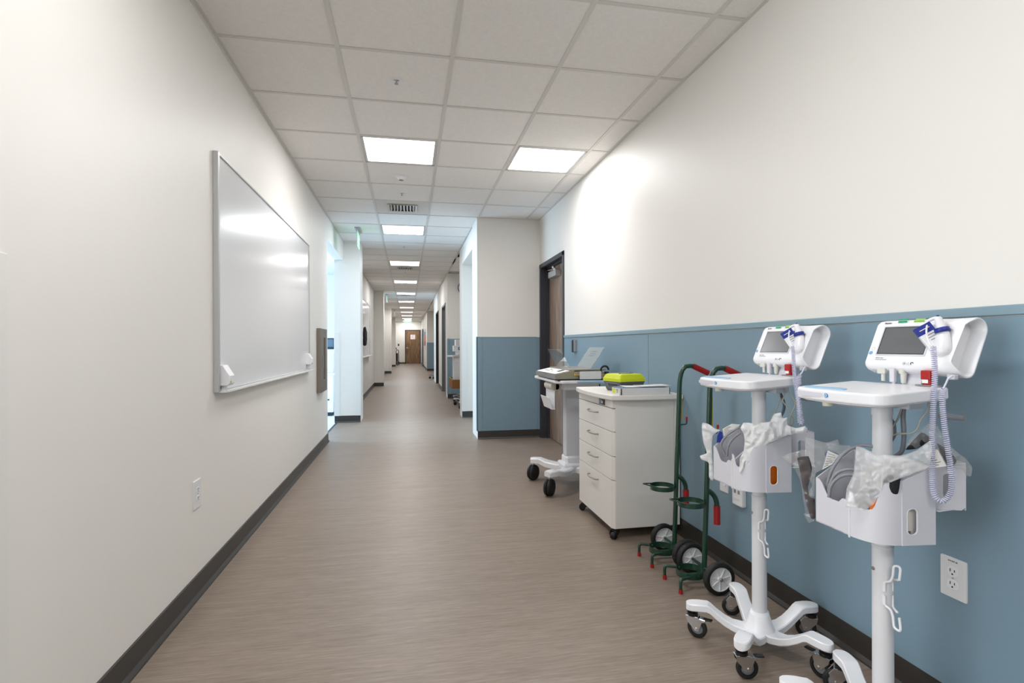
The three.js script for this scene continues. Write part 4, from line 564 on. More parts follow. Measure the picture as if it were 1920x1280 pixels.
// ---------------------------------------------------------------- green cylinder carts
function cylinderCart(d, label) {
  const t = thing('cylinder_cart', label, 'cylinder cart', [1.41, 0, -d], 0, 'green cylinder carts');
  const lean = (y) => (y - 0.03) * 0.036;
  obj('post', pipe([[lean(0.03) - 0.003, 0.03, 0], [lean(0.985), 0.985, 0], [0.06, 1.046, 0], [0.118, 1.042, 0]], 0.0125, 0.055, 14), M.green, t);
  obj('hand_grip', pipe([[0.112, 1.043, 0], [0.202, 1.004, 0]], 0.0155, 0.01, 14), M.red, t);
  const band = (r, h) => lathe([[r - 0.0025, -h / 2], [r, -h / 2], [r, h / 2], [r - 0.0025, h / 2], [r - 0.0025, -h / 2]], 40);
  const up = band(0.064, 0.024); up.translate(-0.07, 0.394, 0); obj('upper_ring', up, M.green, t);
  obj('ring_handle', [pipe([[-0.1, 0.4, 0.055], [-0.178, 0.418, 0.012], [-0.182, 0.418, -0.002], [-0.1, 0.402, -0.055]], 0.0035, 0.012, 8)], M.green, t);
  const low = band(0.066, 0.03); low.translate(-0.075, 0.062, 0); obj('lower_ring', [low, lbox(0.13, 0.004, 0.022, -0.075, 0.05, 0, 0)], M.green, t);
  for (const s of [-1, 1]) {
    const f = obj('foot', pipe([[-0.1 - 0.0, 0.062, s * 0.058], [-0.155, 0.066, s * 0.078], [-0.168, 0.062, s * 0.08], [-0.168, 0.012, s * 0.08]], 0.0075, 0.018, 10), M.green, t);
    obj('foot_cap', cyl(0.0095, 0.02, -0.168, 0.01, s * 0.08), M.red, f);
    const w = obj('wheel', (() => { const g = lathe([[0.056, -0.016], [0.068, -0.018], [0.075, -0.01], [0.0755, 0.0], [0.075, 0.01], [0.068, 0.018], [0.056, 0.016]], 40); g.rotateX(Math.PI / 2); g.translate(0.0, 0.0755, s * 0.126); return g; })(), M.rubber, t);
    const rim = lathe([[0.0, -0.008], [0.05, -0.008], [0.052, -0.015], [0.0565, -0.015], [0.0565, 0.015], [0.052, 0.015], [0.05, 0.008], [0.0, 0.008]], 36); rim.rotateX(Math.PI / 2);
    const hubs = [rim, cyl(0.014, 0.034, 0, 0, 0, 'z', 20)]; for (let k = 0; k < 7; k++) for (const q of [-1, 1]) { const sp = lbox(0.04, 0.004, 0.006, 0.032, 0, q * 0.009, 0.0008); sp.rotateZ(k / 7 * 2 * Math.PI + 0.2); hubs.push(sp); }
    const hg = join(hubs); hg.translate(0, 0.0755, s * 0.126); obj('wheel_hub', hg, M.whiteMatt, w);
    obj('axle_nut', [cyl(0.0085, 0.004, 0, 0.0755, s * 0.1445, 'z', 18), cyl(0.0055, 0.006, 0, 0.0755, s * 0.145, 'z', 6)], M.chrome, w);
  }
  obj('axle', [cyl(0.008, 0.22, 0, 0.0755, 0, 'z', 14), lbox(0.02, 0.04, 0.03, 0.0, 0.06, 0)], M.green, t);
  obj('hook', pipe([[0.025, 0.727, 0], [0.074, 0.727, 0], [0.074, 0.752, 0]], 0.004, 0.012, 8), M.green, t); obj('hook_tip', cyl(0.0055, 0.018, 0.074, 0.758, 0), M.red, t);
  const lh = obj('lower_handle', pipe([[0.012, 0.452, 0], [0.045, 0.435, 0], [0.066, 0.4, 0], [0.068, 0.36, 0]], 0.0125, 0.025, 12), M.green, t); obj('lower_grip', pipe([[0.068, 0.372, 0], [0.068, 0.282, 0]], 0.0158, 0.01, 12), M.red, lh);
  obj('post_label', lbox(0.001, 0.16, 0.012, lean(0.83) + 0.0127, 0.83, 0.004, 0), mat('#c9b93a', 0.6), t);
  return t;
}
cylinderCart(2.70, 'green cylinder cart next to the white drawer cabinet'); cylinderCart(2.40, 'green cylinder cart next to the vital signs cart');

// ---------------------------------------------------------------- white drawer cabinet
{
  const t = thing('drawer_cabinet', 'white drawer cabinet on casters against blue wainscot', 'cabinet');
  const d0 = 3.035, d1 = 3.675, x0 = 1.19;
  obj('carcass', [rbox(x0 + 0.02, 1.586, 0.064, 0.836, d0, d1, 0.002), rbox(1.588, 1.622, 0.064, 0.836, d0, d1, 0.002), box(x0 + 0.04, 1.6, 0.058, 0.066, d0 + 0.02, d1 - 0.02)], M.cabinet, t);
  const topShape = new THREE.Shape(); const N0 = -(d0 - 0.03), N1 = -(d1 + 0.02);
  topShape.moveTo(1.628, N0); topShape.bezierCurveTo(1.45, N0 + 0.018, 1.25, N0 + 0.016, 1.178, N0 - 0.01); topShape.bezierCurveTo(1.135, N0 - 0.2, 1.135, N1 + 0.2, 1.175, N1); topShape.lineTo(1.628, N1); topShape.closePath();
  const tg = extrude(topShape, 0.018, 0.007, 4, 24); tg.rotateX(Math.PI / 2); tg.translate(0, 0.855, 0); tg.scale(1, 1, 1); obj('counter_top', tg, M.cabinet, t);
  obj('drawer_recess', box(x0 + 0.017, x0 + 0.021, 0.066, 0.834, d0 + 0.003, d1 - 0.003), M.darkSteel, t);
  obj('fascia', rbox(x0, x0 + 0.022, 0.783, 0.834, d0, d1, 0.002), M.cabinet, t);
  const lk = obj('lock_plate', rbox(x0 - 0.007, x0 + 0.004, 0.788, 0.824, 3.16, 3.25, 0.003), M.darkSteel, t); obj('lock_face', rbox(x0 - 0.009, x0 - 0.006, 0.794, 0.818, 3.195, 3.242, 0.002), M.grey, lk); obj('lock_cylinder', cyl(0.008, 0.008, x0 - 0.008, 0.806, -3.178, 'x'), M.chrome, lk);
  for (const [a, b] of [[0.6425, 0.7775], [0.4965, 0.6365], [0.3535, 0.4905], [0.064, 0.3475]]) {
    const sh = poly([[-(d0 + 0.001), x0 + 0.022], [-(d1 - 0.001), x0 + 0.022], [-(d1 - 0.001), x0 + 0.002], [-(d1 - 0.003), x0], [-(d0 + 0.026), x0], [-(d0 + 0.001), x0 + 0.016]]);
    const g = extrude(sh, b - a, 0.0012, 1); g.applyMatrix4(new THREE.Matrix4().makeBasis(V3(0, 0, 1), V3(1, 0, 0), V3(0, 1, 0))); g.translate(0, a, 0);
    const dr = obj('drawer', g, M.cabinet, t); const y = b - 0.046;
    obj('drawer_pull', [pipe([[x0, y, -3.445], [x0 - 0.022, y, -3.44], [x0 - 0.031, y - 0.002, -3.37], [x0 - 0.022, y, -3.285], [x0, y, -3.28]], 0.0042, 0.02, 8)], M.steel, dr);
  }
  rebase(t, 1.4, 0, -3.355);
  for (const [x, z, turn] of [[1.215 - 1.4, 0.29, -2.4], [1.215 - 1.4, -0.27, 2.6], [0.18, 0.27, 1], [0.18, -0.27, 1]]) { const c = addCaster(t, x, z, turn, { r: 0.022, w: 0.03, top: 0.062 }); c.material = M.black; c.children.forEach((k) => { k.material = M.rubber; }); }
}
// printer, box and papers on the cabinet
{
  const t = thing('label_printer', 'yellow and grey desktop printer on the drawer cabinet', 'printer', [1.385, 0.8625, -3.33], 0.27);
  const tap = (w0, d0, y0, w1, d1, y1, r) => { const lp = (w, d, y, rr) => { const s = roundRect(w, d, rr); return s.getPoints(5).slice(0, -1).map((p) => V3(p.x, y, -p.y)); }; return [lp(w0, d0, y0, r), lp(w1, d1, y1, r)]; };
  obj('body', loft([...tap(0.16, 0.155, 0.0, 0.17, 0.165, 0.01, 0.012), ...tap(0.198, 0.18, 0.052, 0.204, 0.187, 0.062, 0.014)], true, true, 0.5), M.slate, t);
  const lidG = loft([...tap(0.206, 0.189, 0.0622, 0.206, 0.189, 0.08, 0.014), ...tap(0.178, 0.165, 0.104, 0.162, 0.15, 0.11, 0.014)], true, true, 0.35); const lid = obj('lid', lidG, M.yellow, t);
  obj('display', [(() => { const g = extrude(roundRect(0.075, 0.05, 0.006), 0.002); g.rotateX(-Math.PI / 2); g.translate(0.01, 0.1095, 0.0); return g; })()], M.charcoal, lid); obj('button', [cyl(0.008, 0.003, -0.045, 0.111, 0.02), lbox(0.012, 0.003, 0.03, 0.062, 0.111, 0.0)], M.black, lid);
  const sl = lbox(0.003, 0.034, 0.1, 0, 0, 0, 0.001); sl.rotateZ(0.42); sl.translate(-0.092, 0.035, 0.01); obj('paper_slot', sl, M.charcoal, t);
  const fr = []; for (const [h, w, y, z] of [[0.004, 0.112, 0.018, 0], [0.004, 0.112, -0.018, 0], [0.038, 0.004, 0, 0.054], [0.038, 0.004, 0, -0.054]]) { const g = lbox(0.004, h, w, 0, y, z, 0.001); g.rotateZ(0.42); g.translate(-0.0935, 0.035, 0.01); fr.push(g); } obj('slot_frame', fr, M.grey, t);
}
{
  const t = thing('supply_carton', 'flat white supply carton with lime label on cabinet', 'carton', [1.385, 0.8625, -3.068], 0.03);
  obj('body', lbox(0.325, 0.039, 0.115, 0, 0.0195, 0, 0.001), M.whiteMatt, t);
  obj('lime_label', [lbox(0.001, 0.028, 0.042, -0.1636, 0.021, -0.026, 0)], M.yellow, t); obj('front_flap', [lbox(0.0012, 0.038, 0.112, -0.1625, 0.0195, 0, 0)], M.paper, t);
  const tx = []; for (let k = 0; k < 3; k++) tx.push(lbox(0.0012, 0.003, 0.03 - k * 0.006, -0.1634, 0.03 - k * 0.008, 0.022, 0)); obj('label_print', tx, inkDark, t);
  obj('end_cap', [lbox(0.004, 0.038, 0.002, 0.16, 0.0195, 0.058, 0), lbox(0.006, 0.038, 0.002, -0.152, 0.0195, 0.058, 0)], M.charcoal, t);
}
{ const P = [[-0.165, -0.05], [0.1, -0.062], [0.1, 0.058], [-0.15, 0.062]];
  const sheet = (name, label, w, h, x, d, y, turn, m) => { const g = new THREE.PlaneGeometry(w, h, 8, 6); g.rotateX(-Math.PI / 2); const p = g.attributes.position; for (let i = 0; i < p.count; i++) p.setY(i, 0.0012 * Math.sin(p.getX(i) * 21 + p.getZ(i) * 9) + 0.0014); const g2 = g.clone(); g2.translate(0, -0.0012, 0); const ix = g2.index.array; for (let i = 0; i < ix.length; i += 3) { const q = ix[i]; ix[i] = ix[i + 2]; ix[i + 2] = q; } g.computeVertexNormals(); g2.computeVertexNormals(); const o = obj(name, join(g, g2), m); o.position.set(x, y, -d); o.rotation.y = turn; return tag(o, label, 'papers'); };
  sheet('blue_folder', 'thin blue folder lying on the supply carton', 0.31, 0.12, 1.38, 3.085, 0.9025, 0.02, mat('#5f7fb4', 0.5)); sheet('loose_papers', 'loose white papers on top of the blue folder', 0.27, 0.13, 1.42, 3.1, 0.9055, -0.05, M.paper); sheet('top_sheet', 'uppermost white sheet overhanging the carton on cabinet', 0.2, 0.12, 1.475, 3.105, 0.9085, 0.08, M.whiteMatt); }

// ---------------------------------------------------------------- scale cart
{
  const t = thing('scale_cart', 'white height-adjustable scale cart between door and cabinet', 'medical cart', [1.33, 0, -4.34]);
  const arm = (pts, w0, w1) => loft(pts.map(([x, y, z], i) => { const u = i / (pts.length - 1), w = w0 + (w1 - w0) * u, a = pts[Math.max(0, i - 1)], b = pts[Math.min(pts.length - 1, i + 1)], l = Math.hypot(b[0] - a[0], b[2] - a[2]), nx = -(b[2] - a[2]) / l, nz = (b[0] - a[0]) / l, h = 0.024 - 0.004 * u; return [[-1, -1], [1, -1], [1, 0.6], [0.8, 1], [-0.8, 1], [-1, 0.6]].map(([q, v]) => V3(x + nx * w * q, y + v * h, z + nz * w * q)); }), true, true, 0.5);
  const tips = [[-0.265, 0.31], [-0.275, -0.2], [0.23, 0.28], [0.23, -0.25]];
  tips.forEach(([tx, tz]) => obj('leg', arm([[0, 0.15, 0.03], [tx * 0.35, 0.14, 0.03 + (tz - 0.03) * 0.45], [tx * 0.62, 0.15, 0.03 + (tz - 0.03) * 0.75], [tx * 0.8, 0.17, 0.03 + (tz - 0.03) * 0.9], [tx, 0.17, tz], [tx * 1.08, 0.168, tz * 1.03]], 0.055, 0.034), M.white, t));
  obj('base_block', [lbox(0.2, 0.07, 0.2, 0, 0.16, 0.03, 0.02), lbox(0.16, 0.08, 0.15, 0.01, 0.21, 0.03, 0.02)], M.white, t);
  tips.forEach(([tx, tz], i) => { const w = obj('caster', [(() => { const g = lathe([[0.0, -0.03], [0.04, -0.03], [0.06, -0.026], [0.065, -0.014], [0.065, -0.004], [0.05, -0.003], [0.05, 0.003], [0.065, 0.004], [0.065, 0.014], [0.06, 0.026], [0.04, 0.03], [0.0, 0.03]], 32); g.rotateX(Math.PI / 2); g.rotateY([0.9, 0.75, 0.2, 0.4][i]); g.translate(tx, 0.065, tz); return g; })()], M.rubber, t); obj('caster_stem', cyl(0.012, 0.05, tx, 0.135, tz), M.alu, w); });
  obj('column', [lbox(0.125, 0.64, 0.1, 0.0, 0.5, 0.03, 0.01), lbox(0.08, 0.5, 0.07, 0.085, 0.45, 0.03, 0.006)], M.cool, t); obj('column_track', [lbox(0.01, 0.6, 0.004, 0.064, 0.5, 0.082, 0), lbox(0.004, 0.6, 0.06, 0.066, 0.5, 0.03, 0)], M.grey, t);
  const s = poly([[-0.245, 0.40], [-0.20, 0.46], [0.13, 0.47], [0.19, 0.42], [0.19, -0.28], [0.15, -0.33], [-0.19, -0.335], [-0.24, -0.28]]); const tgo = extrude(s, 0.012, 0.005, 3); tgo.rotateX(Math.PI / 2); tgo.translate(0, 0.888, 0);
  obj('table_top', tgo, M.white, t); obj('apron', lbox(0.3, 0.06, 0.56, -0.005, 0.842, 0.06, 0.006), M.cool, t); obj('edge_bumper', lbox(0.24, 0.016, 0.02, 0.03, 0.884, 0.472, 0.006), M.skyBlue, t);
  obj('apron_slot', lbox(0.006, 0.024, 0.004, 0.132, 0.845, 0.342, 0), M.black, t);
  const hold = obj('document_holder', [lbox(0.006, 0.2, 0.26, -0.205, 0.755, 0.12, 0.002)], M.white, t); const fp = lbox(0.004, 0.1, 0.27, 0, 0.05, 0, 0.002); fp.rotateZ(0.3); fp.translate(-0.222, 0.655, 0.12); obj('holder_front', [fp, lbox(0.026, 0.004, 0.26, -0.212, 0.656, 0.12)], M.white, hold);
  const roll = cyl(0.034, 0.22, -0.2, 0.836, 0.14, 'z', 24); obj('paper_roll', [roll, lbox(0.05, 0.055, 0.2, -0.175, 0.832, 0.15, 0.006)], M.rollPaper ?? mat('#c9c6ba', 0.6), t);
}
{ // the scale itself
  const t = thing('infant_scale', 'steel tabletop scale with clear raised flaps on scale cart', 'scale', [1.29, 0.8885, -4.30], 0);
  obj('foot_plate', lbox(0.38, 0.012, 0.62, 0.0, 0.006, 0.09, 0.003), M.charcoal, t);
  obj('steel_base', lbox(0.3, 0.055, 0.6, 0.03, 0.042, 0.09, 0.003), M.steel, t);
  const con = extrude(poly([[-0.21, 0.014], [-0.06, 0.014], [-0.06, 0.082], [-0.21, 0.05]]), 0.62, 0.002, 1); con.translate(0, 0, -0.23); obj('control_console', con, M.steel, t);
  const face = lbox(0.14, 0.0015, 0.59, 0, 0, 0, 0); face.rotateZ(Math.atan2(0.032, 0.15)); face.translate(-0.136, 0.0685, 0.08); const fc = obj('control_panel', face, M.whiteMatt, t);
  const bt = []; for (const [x, z, w, h] of [[-0.02, -0.18, 0.02, 0.03], [0.01, -0.12, 0.016, 0.02], [0.01, -0.08, 0.016, 0.02], [-0.02, -0.1, 0.014, 0.05], [-0.02, 0.03, 0.014, 0.03]]) { const g = lbox(w, 0.002, h, x, 0.0015, z, 0); g.rotateZ(Math.atan2(0.032, 0.15)); g.translate(-0.136, 0.0685, 0.08); bt.push(g); } obj('button', bt, M.grey, fc);
  const dp = lbox(0.05, 0.002, 0.06, 0.01, 0.0016, 0.17, 0); dp.rotateZ(Math.atan2(0.032, 0.15)); dp.translate(-0.136, 0.0685, 0.08); obj('display', dp, M.charcoal, fc);
  obj('weighing_plate', lbox(0.29, 0.012, 0.58, 0.05, 0.082, 0.09, 0.003), M.steel, t);
  obj('gold_rod', [cyl(0.005, 0.26, 0.06, 0.045, 0.404, 'x', 12), lbox(0.012, 0.012, 0.012, -0.06, 0.05, 0.396), lbox(0.012, 0.012, 0.012, 0.185, 0.045, 0.396)], mat('#b79a4f', 0.3, 0.9), t);
  obj('paper_tab', lbox(0.17, 0.06, 0.004, 0.06, 0.043, 0.412, 0.002), M.whiteMatt, t);
  obj('side_knob', [cyl(0.014, 0.03, 0.2, 0.055, 0.38, 'x', 14), new THREE.TorusGeometry(0.03, 0.008, 8, 20, 3.6).translate(0.185, 0.08, 0.38)], M.black, t);
  const flapL = lbox(0.005, 0.17, 0.4, 0, 0.085, 0, 0.002); flapL.rotateZ(0.5); flapL.translate(-0.035, 0.088, 0.02); obj('clear_flap', flapL, M.acrylic, t);
  const flapR = lbox(0.005, 0.2, 0.36, 0, 0.1, 0, 0.002); flapR.rotateZ(-0.6); flapR.translate(0.11, 0.088, 0.1); const fr = obj('clear_flap', flapR, new THREE.MeshPhysicalMaterial({ color: '#e8eeee', roughness: 0.06, transmission: 0.9, thickness: 0, ior: 1.49 }), t);
  const pr = []; for (let r = 0; r < 3; r++) for (let k = 0; k < 5; k++) { const g = lbox(0.001, 0.008, 0.018, -0.004, 0.12 + r * 0.02, -0.05 + k * 0.026, 0); g.rotateZ(-0.6); g.translate(0.11, 0.088, 0.1); pr.push(g); } obj('flap_print', pr, M.grey, fr);
}
// ---------------------------------------------------------------- wall fittings, right
{ const t = thing('card_reader', 'small black card reader on blue wainscot by the door', 'card reader', [R - 0.006, 1.09, -5.16]); obj('reader_body', lbox(0.028, 0.125, 0.05, -0.016, 0.062, 0, 0.004), M.black, t); obj('reader_cover', lbox(0.026, 0.12, 0.05, -0.012, 0.062, 0.032, 0.004), M.grey, t); obj('indicator_light', lbox(0.004, 0.008, 0.03, -0.031, 0.117, 0, 0.001), mat('#3a6fd0', 0.3), t); }
function outlet(x, d, y, side, label, h = 0.125, w = 0.08) {
  const t = thing('wall_outlet', label, 'outlet', [x, y - h / 2, -d], side > 0 ? Math.PI / 2 : -Math.PI / 2, 'white duplex wall outlets'); // local +z points off the wall
  const pl = extrude(roundRect(w, h, 0.004, 0, h / 2), 0.004, 0.002, 2); obj('cover_plate', pl, M.whiteMatt, t);
  for (const k of [-1, 1]) { const cy = h / 2 + k * 0.0195, f = obj('receptacle', extrude(roundRect(0.034, 0.029, 0.012, 0, cy), 0.007, 0.0008, 1), M.white, t); obj('slots', [lbox(0.0022, 0.009, 0.0006, -0.0065, cy + 0.004, 0.0085, 0), lbox(0.0022, 0.007, 0.0006, 0.0065, cy + 0.004, 0.0085, 0), cyl(0.0026, 0.0006, 0, cy - 0.007, 0.0085, 'z', 10)], M.black, f); }
  obj('screw', cyl(0.0028, 0.001, 0, h / 2, 0.0066, 'z', 10), M.alu, t); return t;
}
outlet(L, 2.735, 0.475, 1, 'white duplex outlet low on the left whiteboard wall', 0.13, 0.085);
{ const o = outlet(R - 0.006, 1.36, 0.445, -1, 'white duplex outlet on blue wainscot right of nearer cart', 0.122, 0.08); const g = text('D-4 CKT 20', 0.0042); g.translate(0, 0.112, 0.0062); obj('circuit_text', g, lineInk, o); }
{ const t = thing('blank_wall_plate', 'white wall plate with round jack below farther bin', 'wall plate', [R - 0.006, 0.385, -2.575], -Math.PI / 2); obj('cover_plate', extrude(roundRect(0.075, 0.12, 0.003, 0, 0.06), 0.004, 0.002, 2), M.whiteMatt, t); obj('jack', [cyl(0.008, 0.008, 0.01, 0.04, 0.007, 'z', 16), new THREE.TorusGeometry(0.012, 0.0015, 6, 18).translate(0.01, 0.04, 0.006)], M.white, t); }
{ const t = thing('data_outlet', 'white data outlet with two ports below farther bin', 'data outlet', [R - 0.006, 0.355, -2.43], -Math.PI / 2); obj('housing', lbox(0.085, 0.14, 0.026, 0, 0.07, 0.013, 0.006), M.whiteMatt, t); for (const k of [-1, 1]) obj('port', lbox(0.016, 0.018, 0.004, k * 0.016, 0.07, 0.026, 0.001), M.grey, t); obj('label_window', lbox(0.05, 0.014, 0.003, 0, 0.035, 0.026, 0.001), M.cool, t); }
// ---------------------------------------------------------------- wall fittings, left
const boardMat = mat('#e9e9ea', 0.18, 0, { clearcoat: 0.25, clearcoatRoughness: 0.25 });
{
  const t = thing('whiteboard', 'large blank whiteboard on the near left wall', 'whiteboard');
  const a = 2.965, b = 5.56, y0 = 0.925, y1 = 2.15;
  obj('writing_surface', box(L, L + 0.014, y0 + 0.01, y1 - 0.01, a + 0.01, b - 0.01), boardMat, t);
  obj('frame', [rbox(L, L + 0.026, y0, y1, a - 0.004, a + 0.02, 0.003), rbox(L, L + 0.022, y0, y1, b - 0.015, b + 0.004, 0.003), rbox(L, L + 0.022, y1 - 0.012, y1, a, b, 0.003), rbox(L, L + 0.022, y0, y0 + 0.014, a, b, 0.003)], M.boardFrame, t);
  obj('marker_tray', [rbox(L, L + 0.055, y0 - 0.004, y0 + 0.003, a + 0.03, b + 0.02, 0.002), rbox(L + 0.05, L + 0.056, y0 - 0.004, y0 + 0.009, a + 0.03, b + 0.02, 0.002)], M.whiteMatt, t);
  for (const [d, y] of [[3.025, 0.957], [5.43, 0.985]]) { const s = poly([[0, 0], [0.045, 0], [0.055, 0.012], [0.055, 0.05], [0.022, 0.105], [0, 0.105]]), g = extrude(s, 0.075, 0.003, 2); g.translate(L + 0.012, y, -d - 0.045); const m = obj('marker_holder', g, M.white, t); obj('indicator', cyl(0.006, 0.003, L + 0.069, y + 0.02, -d + 0.018, 'x', 10), M.limeDot ?? limeSticker, m); obj('holder_neck', [cyl(0.018, 0.034, L + 0.03, y - 0.016, -d, 'y', 16, 0.015)], M.whiteMatt, m); }
  rebase(t, L, y0, -(a + b) / 2);
}
{
  const t = thing('extinguisher_cabinet', 'bronze-grey metal extinguisher cabinet at end of left wall', 'cabinet');
  const a = 6.08, b = 6.52, y0 = 0.655, y1 = 1.352, x1 = L + 0.042, mt = mat('#8a8177', 0.42, 0.6);
  obj('housing', [rbox(L, x1 - 0.02, y0, y1, a, b, 0.003)], mt, t);
  const s = poly([[-b, y0], [-a, y0], [-a, y1], [-b, y1]]); s.holes.push(poly([[-b + 0.12, y0 + 0.13], [-a - 0.2, y0 + 0.13], [-a - 0.2, y1 - 0.1], [-b + 0.12, y1 - 0.1]])); const g = extrude(s, 0.022, 0.004, 2); g.applyMatrix4(new THREE.Matrix4().makeBasis(V3(0, 0, 1), V3(0, 1, 0), V3(-1, 0, 0))); g.translate(x1, 0, 0);
  const dr = obj('door_panel', g, mt, t); obj('glass_pane', box(x1 - 0.012, x1 - 0.008, y0 + 0.12, y1 - 0.09, a + 0.19, b - 0.11), M.glass, dr); obj('backing', box(x1 - 0.019, x1 - 0.0185, y0 + 0.12, y1 - 0.09, a + 0.18, b - 0.1), M.charcoal, dr);
  obj('pull_handle', [pipe([[x1, 0.93, -(a + 0.1)], [x1 + 0.012, 0.93, -(a + 0.1)], [x1 + 0.012, 1.05, -(a + 0.1)], [x1, 1.05, -(a + 0.1)]], 0.005, 0.006)], M.alu, dr);
  rebase(t, L, y0, -(a + b) / 2);
}

// ---------------------------------------------------------------- exit signs
const signFace = (on) => new THREE.MeshPhysicalMaterial({ roughness: 0.3, color: '#dff3e6', emissive: '#ffffff', emissiveIntensity: on, emissiveMap: canvasTex(256, 128, (c, w, h) => { c.fillStyle = '#7fd6a0'; c.fillRect(0, 0, w, h); c.fillStyle = '#d8ffe6'; c.font = 'bold 96px sans-serif'; c.textAlign = 'center'; c.textBaseline = 'middle'; c.fillText('EXIT', w / 2, h / 2 + 4); }), map: canvasTex(256, 128, (c, w, h) => { c.fillStyle = '#8fd8ab'; c.fillRect(0, 0, w, h); c.fillStyle = '#e8fff0'; c.font = 'bold 96px sans-serif'; c.textAlign = 'center'; c.textBaseline = 'middle'; c.fillText('EXIT', w / 2, h / 2 + 4); }) });
const edgeGreen = new THREE.MeshPhysicalMaterial({ color: '#cfeedd', roughness: 0.25, emissive: '#6fd39a', emissiveIntensity: 0.25 });
function exitSign(x, d, turn, label, drop = 0.03) {
  const t = thing('exit_sign', label, 'exit sign', [x, C, -d], turn, 'green exit signs'); // hangs below its origin
  obj('canopy', lbox(0.34, 0.02, 0.07, 0, -0.006, 0, 0.004), M.alu, t); obj('stem', lbox(0.3, drop, 0.02, 0, -0.016 - drop / 2, 0, 0.002), M.alu, t);
  const p = obj('acrylic_panel', lbox(0.32, 0.2, 0.008, 0, -0.016 - drop - 0.1, 0, 0.002), edgeGreen, t);
  for (const s of [1, -1]) { const f = new THREE.PlaneGeometry(0.31, 0.17); if (s < 0) f.rotateY(Math.PI); f.translate(0, -0.016 - drop - 0.1, s * 0.0047); obj('sign_face', f, signFace(0.55), p); }
  return t;
}
exitSign(-0.665, 7.62, Math.PI / 2, 'exit sign hanging edge-on beside the first side opening');
exitSign(-0.645, 17.05, Math.PI / 2, 'exit sign hanging edge-on beyond the second pillar');
exitSign(-0.60, 24.7, Math.PI / 2, 'exit sign hanging edge-on beyond the third pillar');
{ const e = exitSign(-0.03, 31.8, 0, 'lit green exit sign facing down the corridor by the far door', 0.02); e.scale.set(1.25, 1.0, 1); }

// ---------------------------------------------------------------- left side room and left wall
{
  const t = thing('work_station', 'white cabinet unit seen through the left opening', 'cabinet', [-1.62, 0, -9.62]);
  obj('lower_cabinet', [lbox(0.78, 0.62, 0.5, 0, 0.37, 0, 0.006)], M.white, t); obj('plinth', lbox(0.74, 0.06, 0.46, 0, 0.03, 0, 0), M.charcoal, t);
  obj('door_panel', lbox(0.3, 0.36, 0.012, 0.1, 0.5, 0.255, 0.003), mat('#a9b6c8', 0.4), t); obj('cabinet_pull', lbox(0.06, 0.02, 0.02, 0.3, 0.27, 0.26, 0.004), M.black, t);
  obj('counter_top', lbox(0.84, 0.03, 0.56, 0, 0.695, 0, 0.006), M.white, t); obj('upper_box', lbox(0.78, 0.38, 0.42, 0, 0.9, -0.02, 0.01), M.cool, t);
}
{ const t = thing('desk_monitor', 'dark screen standing on the white cabinet unit at left', 'monitor', [-1.48, 1.091, -9.55]); obj('housing', lbox(0.52, 0.19, 0.03, 0, 0.11, 0, 0.006), M.charcoal, t); obj('screen', lbox(0.46, 0.13, 0.004, 0, 0.12, 0.016, 0), mat('#5d7488', 0.2), t); obj('stand', [lbox(0.2, 0.012, 0.12, 0, 0.006, 0, 0.003)], M.black, t); }
{
  const t = thing('whiteboard', 'second whiteboard further down the left wall', 'whiteboard');
  const a = 9.9, b = 14.0, y0 = 0.925, y1 = 2.17;
  obj('writing_surface', box(L, L + 0.014, y0 + 0.01, y1 - 0.01, a + 0.01, b - 0.01), boardMat, t);
  obj('frame', [rbox(L, L + 0.022, y0, y1, a, a + 0.02, 0.003), rbox(L, L + 0.022, y0, y1, b - 0.02, b, 0.003), rbox(L, L + 0.022, y1 - 0.012, y1, a, b, 0.003), rbox(L, L + 0.022, y0, y0 + 0.014, a, b, 0.003)], M.alu, t);
  obj('marker_tray', [rbox(L, L + 0.085, y0 - 0.006, y0 + 0.006, a + 0.03, b - 0.03, 0.003)], M.whiteMatt, t); rebase(t, L, y0, -(a + b) / 2);
}
{ // black jacket hanging from the top of the second whiteboard
  const P = [[-0.16, 0.05], [0.15, 0.06], [0.2, 0.16], [0.26, 0.3], [0.27, 0.33], [0.32, 0.4], [0.24, 0.55], [0.1, 0.74], [0.05, 0.78], [-0.1, 0.74], [-0.22, 0.5], [-0.2, 0.2]];
  const g = pillow(P.map(([a, b]) => [a * 1.0, b * 0.56]), 0.03, 71, 0.012, 0.012, 4); const t = obj('hanging_jacket', g, M.blackCloth); t.position.set(L + 0.062, 1.135, -11.85); t.rotation.y = Math.PI / 2; tag(t, 'black jacket hanging in front of the second whiteboard', 'jacket');
}
{ const t = thing('panic_button', 'small black wall device left of the far door', 'wall device', [-0.62, 1.17, -END + 0.02]); obj('plate', lbox(0.085, 0.13, 0.02, 0, 0.06, 0, 0.004), M.black, t); obj('button', cyl(0.02, 0.012, 0, 0.06, 0.014, 'z', 16), M.charcoal, t); }
